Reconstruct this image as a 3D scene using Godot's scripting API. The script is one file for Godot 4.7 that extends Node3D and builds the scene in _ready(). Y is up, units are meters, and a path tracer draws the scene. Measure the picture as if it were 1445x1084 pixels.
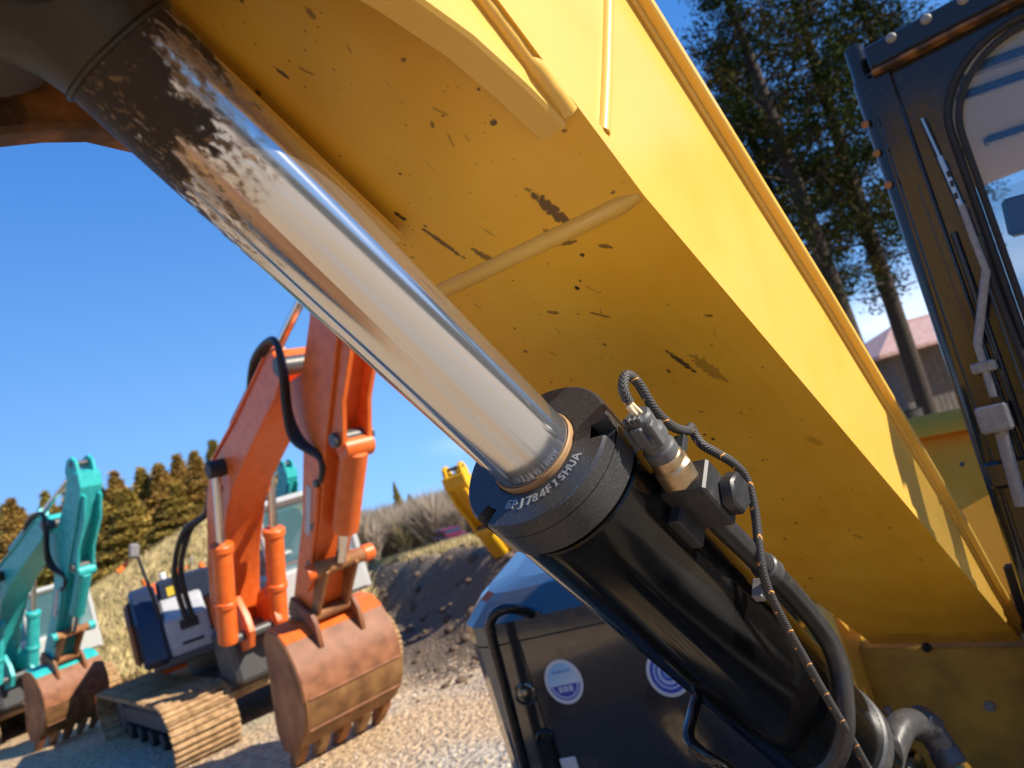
extends Node3D

# ------------------------------------------------------------------ mesh builder
class MB:
	var v := PackedVector3Array()
	var n := PackedVector3Array()
	var t := PackedVector2Array()
	var c := PackedColorArray()
	var xf := Transform3D()
	var col := Color.WHITE

	func _init(at := Transform3D()):
		xf = at

	func tri(a: Vector3, b: Vector3, d: Vector3, na: Vector3, nb: Vector3, nd: Vector3, ta := Vector2.ZERO, tb := Vector2.ZERO, td := Vector2.ZERO) -> void:
		if (b - a).cross(d - a).dot(na + nb + nd) > 0.0:
			var s := b
			b = d
			d = s
			s = nb
			nb = nd
			nd = s
			var q := tb
			tb = td
			td = q
		v.append(xf * a)
		v.append(xf * b)
		v.append(xf * d)
		n.append((xf.basis * na).normalized())
		n.append((xf.basis * nb).normalized())
		n.append((xf.basis * nd).normalized())
		t.append(ta)
		t.append(tb)
		t.append(td)
		c.append(col)
		c.append(col)
		c.append(col)

	func quad(a: Vector3, b: Vector3, d: Vector3, e: Vector3, out := Vector3.ZERO, ta := Vector2(0, 0), tb := Vector2(1, 0), td := Vector2(1, 1), te := Vector2(0, 1)) -> void:
		var m := (b - a).cross(d - a)
		if m.length_squared() < 1e-16:
			m = (d - a).cross(e - a)
		m = m.normalized()
		if out != Vector3.ZERO and m.dot(out) < 0.0:
			m = -m
		tri(a, b, d, m, m, m, ta, tb, td)
		tri(a, d, e, m, m, m, ta, td, te)

	func box(o: Vector3, size: Vector3, bev := 0.0, bs := Basis()) -> void:
		var h := size * 0.5
		var b := minf(bev, minf(h.x, minf(h.y, h.z)) * 0.9)
		var ax := [bs.x, bs.y, bs.z]
		var hh := [h.x, h.y, h.z]
		for i in 3:
			var j := (i + 1) % 3
			var k := (i + 2) % 3
			for s in [-1.0, 1.0]:
				var m: Vector3 = ax[i] * s
				var f: Vector3 = o + m * hh[i]
				var p: Vector3 = ax[j] * (hh[j] - b)
				var q: Vector3 = ax[k] * (hh[k] - b)
				quad(f - p - q, f + p - q, f + p + q, f - p + q, m)
				if b > 0.0:
					for s2 in [-1.0, 1.0]:
						var m2: Vector3 = ax[j] * s2
						var e1: Vector3 = o + m * hh[i] + m2 * (hh[j] - b)
						var e2: Vector3 = o + m * (hh[i] - b) + m2 * hh[j]
						quad(e1 - q, e1 + q, e2 + q, e2 - q, m + m2)
		if b > 0.0:
			for sx in [-1.0, 1.0]:
				for sy in [-1.0, 1.0]:
					for sz in [-1.0, 1.0]:
						var a1: Vector3 = o + ax[0] * sx * h.x + ax[1] * sy * (h.y - b) + ax[2] * sz * (h.z - b)
						var a2: Vector3 = o + ax[0] * sx * (h.x - b) + ax[1] * sy * h.y + ax[2] * sz * (h.z - b)
						var a3: Vector3 = o + ax[0] * sx * (h.x - b) + ax[1] * sy * (h.y - b) + ax[2] * sz * h.z
						var m3: Vector3 = (ax[0] * sx + ax[1] * sy + ax[2] * sz).normalized()
						tri(a1, a2, a3, m3, m3, m3)

	# polygon in the (z, y) plane of the frame, extruded along x
	func slab(poly: PackedVector2Array, x0: float, x1: float, bev := 0.0, smooth := 40.0) -> void:
		var k := poly.size()
		if k > 2 and not Geometry2D.is_polygon_clockwise(poly):
			poly = poly.duplicate()
			poly.reverse()
		var en := PackedVector2Array()
		for i in k:
			var d := poly[(i + 1) % k] - poly[i]
			en.append(Vector2(-d.y, d.x).normalized())
		# outward side
		var area := 0.0
		for i in k:
			area += poly[i].cross(poly[(i + 1) % k])
		if area > 0.0:
			for i in k:
				en[i] = -en[i]
		var ins := PackedVector2Array()
		for i in k:
			var a := en[(i + k - 1) % k]
			var b := en[i]
			var m := (a + b).normalized()
			ins.append(poly[i] - m * bev / maxf(0.5, m.dot(b)))
		var lim := cos(deg_to_rad(smooth))
		var P := func(p: Vector2, x: float) -> Vector3: return Vector3(x, p.y, p.x)
		for i in k:
			var j := (i + 1) % k
			var ni := en[i]
			var n0 := ni
			var n1 := ni
			if en[(i + k - 1) % k].dot(ni) > lim:
				n0 = (en[(i + k - 1) % k] + ni).normalized()
			if en[j].dot(ni) > lim:
				n1 = (en[j] + ni).normalized()
			var a0: Vector3 = P.call(poly[i], x0 + bev)
			var a1: Vector3 = P.call(poly[i], x1 - bev)
			var b0: Vector3 = P.call(poly[j], x0 + bev)
			var b1: Vector3 = P.call(poly[j], x1 - bev)
			var m0 := Vector3(0, n0.y, n0.x)
			var m1 := Vector3(0, n1.y, n1.x)
			tri(a0, b0, b1, m0, m1, m1)
			tri(a0, b1, a1, m0, m1, m0)
			if bev > 0.0:
				quad(a0, b0, P.call(ins[j], x0), P.call(ins[i], x0), Vector3(-1, ni.y, ni.x))
				quad(a1, b1, P.call(ins[j], x1), P.call(ins[i], x1), Vector3(1, ni.y, ni.x))
		var cap := ins if bev > 0.0 else poly
		var ix := Geometry2D.triangulate_polygon(cap)
		for q in range(0, ix.size(), 3):
			for s in [[x0, -1.0], [x1, 1.0]]:
				var m := Vector3(s[1], 0, 0)
				tri(P.call(cap[ix[q]], s[0]), P.call(cap[ix[q + 1]], s[0]), P.call(cap[ix[q + 2]], s[0]), m, m, m)

	func tube(pts: Array, r, segs := 10, caps := true) -> void:
		var k := pts.size()
		var up := Vector3.ZERO
		var rings := []
		var nrm := []
		var lens := [0.0]
		for i in k:
			var d: Vector3 = (pts[mini(i + 1, k - 1)] - pts[maxi(i - 1, 0)]).normalized()
			if up == Vector3.ZERO:
				up = d.cross(Vector3.UP if absf(d.y) < 0.9 else Vector3.RIGHT).normalized()
			up = (up - d * up.dot(d)).normalized()
			var w := d.cross(up)
			var ring := PackedVector3Array()
			var rn := PackedVector3Array()
			var rad: float = r[i] if r is Array else r
			for s in segs + 1:
				var a := TAU * s / segs
				var m := up * cos(a) + w * sin(a)
				ring.append(pts[i] + m * rad)
				rn.append(m)
			rings.append(ring)
			nrm.append(rn)
			if i > 0:
				lens.append(lens[i - 1] + (pts[i] - pts[i - 1]).length())
		for i in k - 1:
			for s in segs:
				var u0 := float(s) / segs
				var u1 := float(s + 1) / segs
				tri(rings[i][s], rings[i][s + 1], rings[i + 1][s + 1], nrm[i][s], nrm[i][s + 1], nrm[i + 1][s + 1], Vector2(u0, lens[i]), Vector2(u1, lens[i]), Vector2(u1, lens[i + 1]))
				tri(rings[i][s], rings[i + 1][s + 1], rings[i + 1][s], nrm[i][s], nrm[i + 1][s + 1], nrm[i + 1][s], Vector2(u0, lens[i]), Vector2(u1, lens[i + 1]), Vector2(u0, lens[i + 1]))
		if caps:
			for e in [[0, -1.0], [k - 1, 1.0]]:
				var i: int = e[0]
				var d: Vector3 = (pts[mini(i + 1, k - 1)] - pts[maxi(i - 1, 0)]).normalized() * e[1]
				for s in segs:
					tri(pts[i], rings[i][s], rings[i][s + 1], d, d, d)

	func rod(a: Vector3, b: Vector3, r: float, segs := 12, bev := 0.0) -> void:
		if bev <= 0.0:
			tube([a, b], r, segs)
			return
		var d := (b - a).normalized()
		var h := (b - a).length()
		var f := Basis(Quaternion(Vector3.BACK, d)) if d.dot(Vector3.BACK) > -0.9999 else Basis(Vector3.UP, PI)
		var keep := xf
		xf = xf * Transform3D(f, a)
		lathe([[0.0, 0.0], [r - bev, 0.0], [r, bev], [r, h - bev], [r - bev, h], [0.0, h]], segs)
		xf = keep

	# profile of [r, z] pairs turned about z; a third entry 1 makes the joint smooth
	func lathe(pf: Array, segs := 24, a0 := 0.0, a1 := TAU, round := false) -> void:
		var k := pf.size()
		var en := []
		for i in k - 1:
			var d := Vector2(pf[i + 1][0] - pf[i][0], pf[i + 1][1] - pf[i][1])
			en.append(Vector2(d.y, -d.x).normalized())
		var le := 0.0
		for i in k - 1:
			var e: Vector2 = en[i]
			var n0 := e
			var n1 := e
			if i > 0 and (round or pf[i].size() > 2):
				n0 = (en[i - 1] + e).normalized()
			if i < k - 2 and (round or pf[i + 1].size() > 2):
				n1 = (en[i + 1] + e).normalized()
			var l2 := le + Vector2(pf[i + 1][0] - pf[i][0], pf[i + 1][1] - pf[i][1]).length()
			for s in segs:
				var p := a0 + (a1 - a0) * s / segs
				var q := a0 + (a1 - a0) * (s + 1) / segs
				var cp := Vector3(cos(p), sin(p), 0)
				var cq := Vector3(cos(q), sin(q), 0)
				var z0 := Vector3(0, 0, pf[i][1])
				var z1 := Vector3(0, 0, pf[i + 1][1])
				var A: Vector3 = cp * pf[i][0] + z0
				var B: Vector3 = cq * pf[i][0] + z0
				var D: Vector3 = cq * pf[i + 1][0] + z1
				var E2: Vector3 = cp * pf[i + 1][0] + z1
				var u0 := float(s) / segs
				var u1 := float(s + 1) / segs
				var Z := Vector3(0, 0, 1)
				if pf[i][0] > 1e-6:
					tri(A, B, D, cp * n0.x + Z * n0.y, cq * n0.x + Z * n0.y, cq * n1.x + Z * n1.y, Vector2(u0, le), Vector2(u1, le), Vector2(u1, l2))
				if pf[i + 1][0] > 1e-6:
					tri(A, D, E2, cp * n0.x + Z * n0.y, cq * n1.x + Z * n1.y, cp * n1.x + Z * n1.y, Vector2(u0, le), Vector2(u1, l2), Vector2(u0, l2))
			le = l2

	# closed profile of (r, z) turned through an arc, with both ends closed
	func arc(pf: PackedVector2Array, a0: float, a1: float, segs: int) -> void:
		var ring := []
		for p in pf:
			ring.append([p.x, p.y])
		ring.append(ring[0])
		if Geometry2D.is_polygon_clockwise(pf):
			ring.reverse()
		lathe(ring, segs, a0, a1)
		var ix := Geometry2D.triangulate_polygon(pf)
		for e in [[a0, -1.0], [a1, 1.0]]:
			var d := Vector3(cos(e[0]), sin(e[0]), 0)
			var m := Vector3(-sin(e[0]), cos(e[0]), 0) * float(e[1])
			for q in range(0, ix.size(), 3):
				tri(d * pf[ix[q]].x + Vector3(0, 0, pf[ix[q]].y), d * pf[ix[q + 1]].x + Vector3(0, 0, pf[ix[q + 1]].y), d * pf[ix[q + 2]].x + Vector3(0, 0, pf[ix[q + 2]].y), m, m, m)

	func dome(o: Vector3, d: Vector3, r: float, h: float, segs := 12) -> void:
		var keep := xf
		var f := Basis(Quaternion(Vector3.BACK, d.normalized())) if d.normalized().dot(Vector3.BACK) > -0.9999 else Basis(Vector3.UP, PI)
		xf = xf * Transform3D(f, o)
		var pf := []
		for i in 6:
			var a := PI / 2 * i / 5.0
			pf.append([r * cos(a), h * sin(a)])
		lathe(pf, segs, 0.0, TAU, true)
		xf = keep

	func mesh() -> ArrayMesh:
		var a := []
		a.resize(Mesh.ARRAY_MAX)
		a[Mesh.ARRAY_VERTEX] = v
		a[Mesh.ARRAY_NORMAL] = n
		a[Mesh.ARRAY_TEX_UV] = t
		a[Mesh.ARRAY_COLOR] = c
		var m := ArrayMesh.new()
		m.add_surface_from_arrays(Mesh.PRIMITIVE_TRIANGLES, a)
		return m


# ------------------------------------------------------------------ small helpers
var taken := {}
var M := {}


func numbered(s: String) -> String:
	var k: int = taken.get(s, 0)
	taken[s] = k + 1
	return s if k == 0 else "%s_%03d" % [s, k]


func sub_name(p: Node, s: String) -> String:
	if p == self:
		return numbered(s)
	var used: Dictionary = p.get_meta("_names") if p.has_meta("_names") else {}
	var k: int = used.get(s, 0)
	used[s] = k + 1
	p.set_meta("_names", used)
	return s if k == 0 else "%s_%03d" % [s, k]


func part(called: String, mb, material: Material, parent: Node = self) -> MeshInstance3D:
	var o := MeshInstance3D.new()
	o.name = sub_name(parent, called)
	o.mesh = mb.mesh() if mb is MB else mb
	o.material_override = material
	parent.add_child(o, true)
	return o


func thing(called: String, label: String, category: String, xf := Transform3D(), group := "") -> Node3D:
	var o := Node3D.new()
	o.name = numbered(called)
	o.transform = xf
	add_child(o)
	tag(o, label, category, group)
	return o


func tag(o: Node, label: String, category: String, group := "") -> void:
	o.set_meta("label", label)
	o.set_meta("category", category)
	if group:
		o.set_meta("group", group)


func lin(r: float, g: float, b: float) -> Color:
	return Color(r, g, b).linear_to_srgb()


func mat(c: Color, rough := 0.6, metal := 0.0) -> StandardMaterial3D:
	var m := StandardMaterial3D.new()
	m.albedo_color = c
	m.roughness = rough
	m.metallic = metal
	return m


func noise_tex(sd: int, freq: float, stops: Array, size := 512, type := FastNoiseLite.TYPE_SIMPLEX_SMOOTH, oct := 5) -> NoiseTexture2D:
	var f := FastNoiseLite.new()
	f.seed = sd
	f.frequency = freq
	f.noise_type = type
	f.fractal_octaves = oct
	var g := Gradient.new()
	var off := PackedFloat32Array()
	var cs := PackedColorArray()
	for s in stops:
		off.append(s[0])
		cs.append(s[1])
	g.offsets = off
	g.colors = cs
	var t := NoiseTexture2D.new()
	t.width = size
	t.height = size
	t.seamless = true
	t.noise = f
	t.color_ramp = g
	return t


# surface whose colour wanders between a few linear tones, with fine relief
func worn(sd: int, stops: Array, scale: float, rough := 0.7, bump := 0.0, freq := 0.012) -> StandardMaterial3D:
	var m := mat(Color.WHITE, rough)
	m.albedo_texture = noise_tex(sd, freq, stops)
	m.uv1_triplanar = true
	m.uv1_scale = Vector3.ONE * scale
	if bump > 0.0:
		m.heightmap_enabled = true
		m.heightmap_scale = bump
		m.heightmap_texture = noise_tex(sd + 7, freq * 3.0, [[0.0, Color.BLACK], [1.0, Color.WHITE]])
	return m


func gray(x: float) -> Color:
	return Color(x, x, x)


func image_tex(im: Image) -> ImageTexture:
	return ImageTexture.create_from_image(im)


func at(b: Basis, o: Vector3) -> Transform3D:
	return Transform3D(b, o)


func smooth_path(p: Array, n := 6) -> Array:
	var out := []
	for i in p.size() - 1:
		var a: Vector3 = p[maxi(i - 1, 0)]
		var b: Vector3 = p[i]
		var c: Vector3 = p[i + 1]
		var d: Vector3 = p[mini(i + 2, p.size() - 1)]
		for k in n:
			out.append(b.cubic_interpolate(c, a, d, float(k) / n))
	out.append(p[-1])
	return out


func _ready() -> void:
	seed(7)
	set_view()
	make_materials()
	build_terrain()
	build_near_excavator()
	build_far_excavators()
	build_trees()
	build_shed_and_car()
	build_ground_cover()


# ------------------------------------------------------------------ camera, sky, sun, exposure
func set_view() -> void:
	var cam := Camera3D.new()
	cam.name = "camera"
	cam.transform = Transform3D(Basis(Vector3.RIGHT, deg_to_rad(8.0)) * Basis(Vector3.BACK, deg_to_rad(-15.0)), Vector3(0, 1.6, 0))
	cam.near = 0.05
	cam.far = 1500.0
	var lens := CameraAttributesPhysical.new()
	lens.frustum_focal_length = 24.0 / (2.0 * tan(deg_to_rad(56.9 / 2.0)))
	lens.frustum_focus_distance = 0.72
	lens.exposure_aperture = 6.0
	cam.attributes = lens
	cam.fov = 56.9
	add_child(cam)
	cam.current = true

	var sky := ProceduralSkyMaterial.new()
	sky.sky_top_color = lin(0.016, 0.12, 0.42)
	sky.sky_horizon_color = lin(0.22, 0.46, 0.82)
	sky.sky_curve = 0.23
	sky.ground_horizon_color = lin(0.3, 0.3, 0.28)
	sky.ground_bottom_color = lin(0.2, 0.17, 0.13)
	sky.sun_angle_max = 6.0
	sky.sky_cover = cloud_cover()
	var env := Environment.new()
	env.background_mode = Environment.BG_SKY
	env.sky = Sky.new()
	env.sky.sky_material = sky
	env.tonemap_mode = Environment.TONE_MAPPER_LINEAR
	env.tonemap_exposure = 1.6
	env.sdfgi_enabled = true
	env.ssao_enabled = true
	env.ssil_enabled = true
	var we := WorldEnvironment.new()
	we.name = "environment"
	we.environment = env
	add_child(we)

	var sun := DirectionalLight3D.new()
	sun.name = "sun"
	sun.light_color = Color(1.0, 0.955, 0.88)
	sun.light_energy = 1.6
	sun.light_angular_distance = 0.5
	sun.shadow_enabled = true
	var d := Vector3(0.77, 0.574, 0.28).normalized()
	sun.transform = Transform3D(Basis.looking_at(-d, Vector3.UP), Vector3.ZERO)
	add_child(sun)


func cloud_cover() -> ImageTexture:
	# thin fair-weather wisps low over the horizon, all round
	var im := Image.create(512, 256, false, Image.FORMAT_RGBAF)
	var f := FastNoiseLite.new()
	f.seed = 5
	f.frequency = 0.02
	f.fractal_octaves = 5
	for y in range(60, 128):
		var el := (127.5 - y) / 256.0 * 180.0
		var band := exp(-pow((el - 4.0) / 4.5, 2.0))
		for x in 512:
			var k := f.get_noise_2d(x * 0.55, y * 2.4)
			var a := clampf((k - 0.14) * 2.6, 0.0, 1.0) * band
			im.set_pixel(x, y, Color(0.75, 0.6, 0.4, a * 0.7))
	return image_tex(im)


# ------------------------------------------------------------------ materials
func make_materials() -> void:
	var yel := worn(11, [[0.0, lin(0.70, 0.415, 0.062)], [0.4, lin(0.76, 0.455, 0.078)], [1.0, lin(0.78, 0.475, 0.10)]], 0.9, 0.38)
	yel.clearcoat_enabled = true
	yel.clearcoat = 0.25
	yel.clearcoat_roughness = 0.2
	M.yellow = yel
	M.yellow_dirty = worn(12, [[0.0, lin(0.24, 0.135, 0.025)], [0.35, lin(0.34, 0.19, 0.028)], [0.6, lin(0.4, 0.225, 0.03)], [1.0, lin(0.48, 0.28, 0.04)]], 1.3, 0.5, 0.05)
	M.yellow_dull = worn(13, [[0.0, lin(0.74, 0.32, 0.035)], [0.5, lin(0.82, 0.365, 0.04)], [1.0, lin(0.85, 0.4, 0.06)]], 1.1, 0.75)
	M.yellow_dull.metallic_specular = 0.2
	M.under = boom_under_material()
	M.black_gloss = black_paint(0.004, 0.1, 31)
	M.black_gloss.anisotropy_enabled = true
	M.black_gloss.anisotropy = -0.7
	M.black_gloss.metallic_specular = 0.4
	M.black_frame = black_paint(0.012, 0.13, 32)
	M.black_cover = black_paint(0.03, 0.13, 33)
	M.black_cover.metallic_specular = 0.95
	M.black_cover.clearcoat_enabled = true
	M.black_cover.clearcoat = 0.8
	M.black_cover.clearcoat_roughness = 0.06
	M.gland = worn(34, [[0.0, lin(0.035, 0.036, 0.04)], [0.68, lin(0.05, 0.05, 0.053)], [0.8, lin(0.12, 0.145, 0.135)], [1.0, lin(0.4, 0.37, 0.32)]], 14.0, 0.3, 0.0, 0.05)
	M.gland.metallic = 0.2
	M.rubber = mat(lin(0.016, 0.016, 0.017), 0.75)
	M.chrome = chrome_material()
	M.eye_paint = worn(35, [[0.0, lin(0.016, 0.012, 0.009)], [0.6, lin(0.026, 0.019, 0.014)], [0.85, lin(0.055, 0.038, 0.024)], [1.0, lin(0.14, 0.09, 0.05)]], 4.0, 0.55, 0.04)
	M.steel = mat(lin(0.42, 0.41, 0.39), 0.34, 1.0)
	M.dark_steel = worn(36, [[0.0, lin(0.055, 0.057, 0.06)], [0.7, lin(0.08, 0.08, 0.082)], [1.0, lin(0.16, 0.15, 0.14)]], 8.0, 0.42, 0.0)
	M.dark_steel.metallic = 0.15
	M.brass = worn(37, [[0.0, lin(0.36, 0.25, 0.13)], [1.0, lin(0.62, 0.5, 0.34)]], 12.0, 0.36)
	M.brass.metallic = 0.9
	M.plug = mat(lin(0.09, 0.095, 0.1), 0.5)
	M.wire = mat(lin(0.75, 0.62, 0.42), 0.6)
	M.braid = braid_material()
	M.block = worn(53, [[0.0, lin(0.022, 0.023, 0.025)], [0.7, lin(0.035, 0.035, 0.037)], [1.0, lin(0.09, 0.085, 0.08)]], 8.0, 0.4)
	M.grey_metal = worn(38, [[0.0, lin(0.16, 0.155, 0.15)], [1.0, lin(0.28, 0.27, 0.26)]], 10.0, 0.5)
	M.rust = worn(39, [[0.0, lin(0.13, 0.05, 0.016)], [0.4, lin(0.26, 0.105, 0.035)], [0.65, lin(0.33, 0.15, 0.055)], [1.0, lin(0.4, 0.22, 0.1)]], 0.45, 0.75, 0.15)
	M.rust_low = worn(52, [[0.0, lin(0.07, 0.034, 0.014)], [0.4, lin(0.19, 0.088, 0.03)], [0.65, lin(0.26, 0.13, 0.045)], [1.0, lin(0.38, 0.23, 0.1)]], 0.8, 0.7, 0.1)
	M.rust_pink = worn(40, [[0.0, lin(0.13, 0.046, 0.018)], [0.5, lin(0.23, 0.084, 0.033)], [1.0, lin(0.30, 0.125, 0.055)]], 1.0, 0.6, 0.08)
	M.rust_lug = worn(41, [[0.0, lin(0.02, 0.013, 0.009)], [0.4, lin(0.06, 0.03, 0.014)], [0.65, lin(0.2, 0.085, 0.025)], [1.0, lin(0.34, 0.15, 0.045)]], 2.6, 0.6, 0.05)
	M.track = worn(42, [[0.0, lin(0.16, 0.09, 0.04)], [0.5, lin(0.4, 0.245, 0.115)], [1.0, lin(0.52, 0.36, 0.2)]], 1.5, 0.85, 0.2)
	M.dark = mat(lin(0.02, 0.02, 0.022), 0.6)
	M.hose = mat(lin(0.018, 0.018, 0.02), 0.5)
	M.glass = glass(Color(0.55, 0.8, 0.85, 0.12))
	M.cab_glass = glass(Color(0.16, 0.42, 0.66, 0.3))
	M.orange = worn(43, [[0.0, lin(0.52, 0.095, 0.016)], [0.3, lin(0.72, 0.128, 0.018)], [0.7, lin(0.8, 0.155, 0.022)], [1.0, lin(0.74, 0.2, 0.06)]], 1.4, 0.42)
	M.teal = worn(44, [[0.0, lin(0.02, 0.22, 0.21)], [0.3, lin(0.025, 0.38, 0.38)], [0.7, lin(0.03, 0.44, 0.43)], [1.0, lin(0.12, 0.45, 0.43)]], 1.4, 0.42)
	M.yellow_far = worn(45, [[0.0, lin(0.65, 0.36, 0.01)], [1.0, lin(0.8, 0.46, 0.02)]], 0.9, 0.45)
	M.navy = mat(lin(0.022, 0.03, 0.055), 0.25)
	M.grey_panel = worn(46, [[0.0, lin(0.36, 0.37, 0.39)], [1.0, lin(0.5, 0.51, 0.53)]], 1.1, 0.4)
	M.cab_grey = mat(lin(0.42, 0.43, 0.42), 0.45)
	M.label_yellow = mat(lin(0.6, 0.42, 0.03), 0.5)
	M.white = mat(lin(0.75, 0.75, 0.74), 0.45)
	M.amber = mat(lin(0.85, 0.2, 0.03), 0.35)
	M.beige = mat(lin(0.6, 0.55, 0.42), 0.7)
	M.seat = mat(lin(0.05, 0.06, 0.08), 0.8)


func glass(c: Color) -> StandardMaterial3D:
	var m := mat(c, 0.03)
	m.transparency = BaseMaterial3D.TRANSPARENCY_ALPHA
	return m


func black_paint(tone: float, rough: float, sd: int) -> StandardMaterial3D:
	var m := worn(sd, [[0.0, lin(tone, tone, tone * 1.05)], [0.7, lin(tone * 1.2, tone * 1.18, tone * 1.18)], [0.85, lin(tone * 1.8, tone * 1.65, tone * 1.5)], [1.0, lin(tone * 4.0, tone * 3.4, tone * 2.8)]], 5.0, rough, 0.0, 0.02)
	m.roughness = 1.0
	m.roughness_texture = noise_tex(sd + 50, 0.015, [[0.0, gray(rough * 0.75)], [0.6, gray(rough)], [1.0, gray(minf(1.0, rough * 1.9))]])
	return m


func braid_material() -> StandardMaterial3D:
	var w := 64
	var h := 256
	var im := Image.create(w, h, false, Image.FORMAT_RGB8)
	var hm := Image.create(w, h, false, Image.FORMAT_RGB8)
	for y in h:
		for x in w:
			var sx := absf(fposmod(x / 21.333, 1.0) - 0.5) * 2.0
			var k := fposmod(y / 16.0 + sx * 1.5, 1.0)
			var hi := sin(k * PI)
			var c := lin(0.012, 0.012, 0.013).lerp(lin(0.16, 0.155, 0.15), smoothstep(0.55, 1.0, hi) * 0.75)
			var row := int(floor(y / 16.0 + sx * 1.5))
			if (row * 7 + int(x / 16.0) * 5) % 29 == 0 and hi > 0.45:
				c = lin(0.75, 0.36, 0.1)
			im.set_pixel(x, y, c)
			hm.set_pixel(x, y, gray(hi))
	var m := mat(Color.WHITE, 0.6)
	m.albedo_texture = image_tex(im)
	m.heightmap_enabled = true
	m.heightmap_texture = image_tex(hm)
	m.heightmap_scale = 0.05
	m.uv1_scale = Vector3(1, 17, 1)
	return m


func chrome_material() -> ORMMaterial3D:
	# u runs round the rod, v along it (0 at the gland, 1 at the eye, 0.5 m)
	var w := 384
	var h := 768
	var im := Image.create(w, h, false, Image.FORMAT_RGB8)
	var orm := Image.create(w, h, false, Image.FORMAT_RGB8)
	var f := FastNoiseLite.new()
	f.seed = 3
	f.frequency = 0.012
	f.fractal_octaves = 6
	f.fractal_gain = 0.62
	var g := FastNoiseLite.new()
	g.seed = 9
	g.frequency = 0.06
	g.fractal_octaves = 3
	var s := FastNoiseLite.new()
	s.seed = 12
	s.frequency = 0.02
	s.fractal_octaves = 4
	for y in h:
		var z := float(y) / h * 0.5
		for x in w:
			var a := TAU * x / w
			var px := cos(a) * 60.0
			var py := sin(a) * 60.0
			var q := f.get_noise_3d(px * 2.0, py * 2.0, z * 1500.0)
			var e := 0.372 + 0.045 * cos(a - deg_to_rad(25.0)) + 0.075 * q
			var fine := g.get_noise_3d(px * 2.0, py * 2.0, z * 1500.0)
			var k := smoothstep(-0.012, 0.026, z - e + 0.05 * fine)
			# outliers of baked-on dirt below the edge
			var spot := smoothstep(0.34, 0.5, fine + q * 0.5 - maxf(0.0, e - z) * 5.0)
			k = maxf(k, spot * 0.8 * smoothstep(0.12, 0.0, e - z))
			# dust film, thinning downwards on the flank turned to the ground
			var film := clampf(0.10 + 0.5 * s.get_noise_3d(px, py, z * 260.0), 0.0, 0.5) * 0.35
			var halo := smoothstep(0.075, 0.0, e - z) * 0.75 * clampf(0.45 + fine + 0.6 * q, 0.0, 1.0)
			var dark := lin(0.03, 0.021, 0.016).lerp(lin(0.2, 0.12, 0.06), smoothstep(0.25, 0.6, fine + 0.3 * q) * 0.8)
			if z - e < 0.014 and k > 0.3:
				dark = dark.lerp(lin(0.3, 0.17, 0.08), 0.5)
			var base := lin(0.68, 0.695, 0.715)
			base = base.lerp(lin(0.34, 0.21, 0.11), clampf(halo, 0.0, 0.8))
			im.set_pixel(x, y, base.lerp(dark, k))
			var rough := lerpf(0.105 + film * 0.22 + clampf(halo, 0.0, 1.0) * 0.35, 0.8, k)
			orm.set_pixel(x, y, Color(1.0, rough, (0.93 - 0.35 * clampf(halo, 0.0, 1.0)) * (1.0 - k)))
	var m := ORMMaterial3D.new()
	m.albedo_texture = image_tex(im)
	m.orm_texture = image_tex(orm)
	m.uv1_scale = Vector3(1, 2.0, 1)
	m.anisotropy_enabled = true
	m.anisotropy = -0.9
	return m


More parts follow.
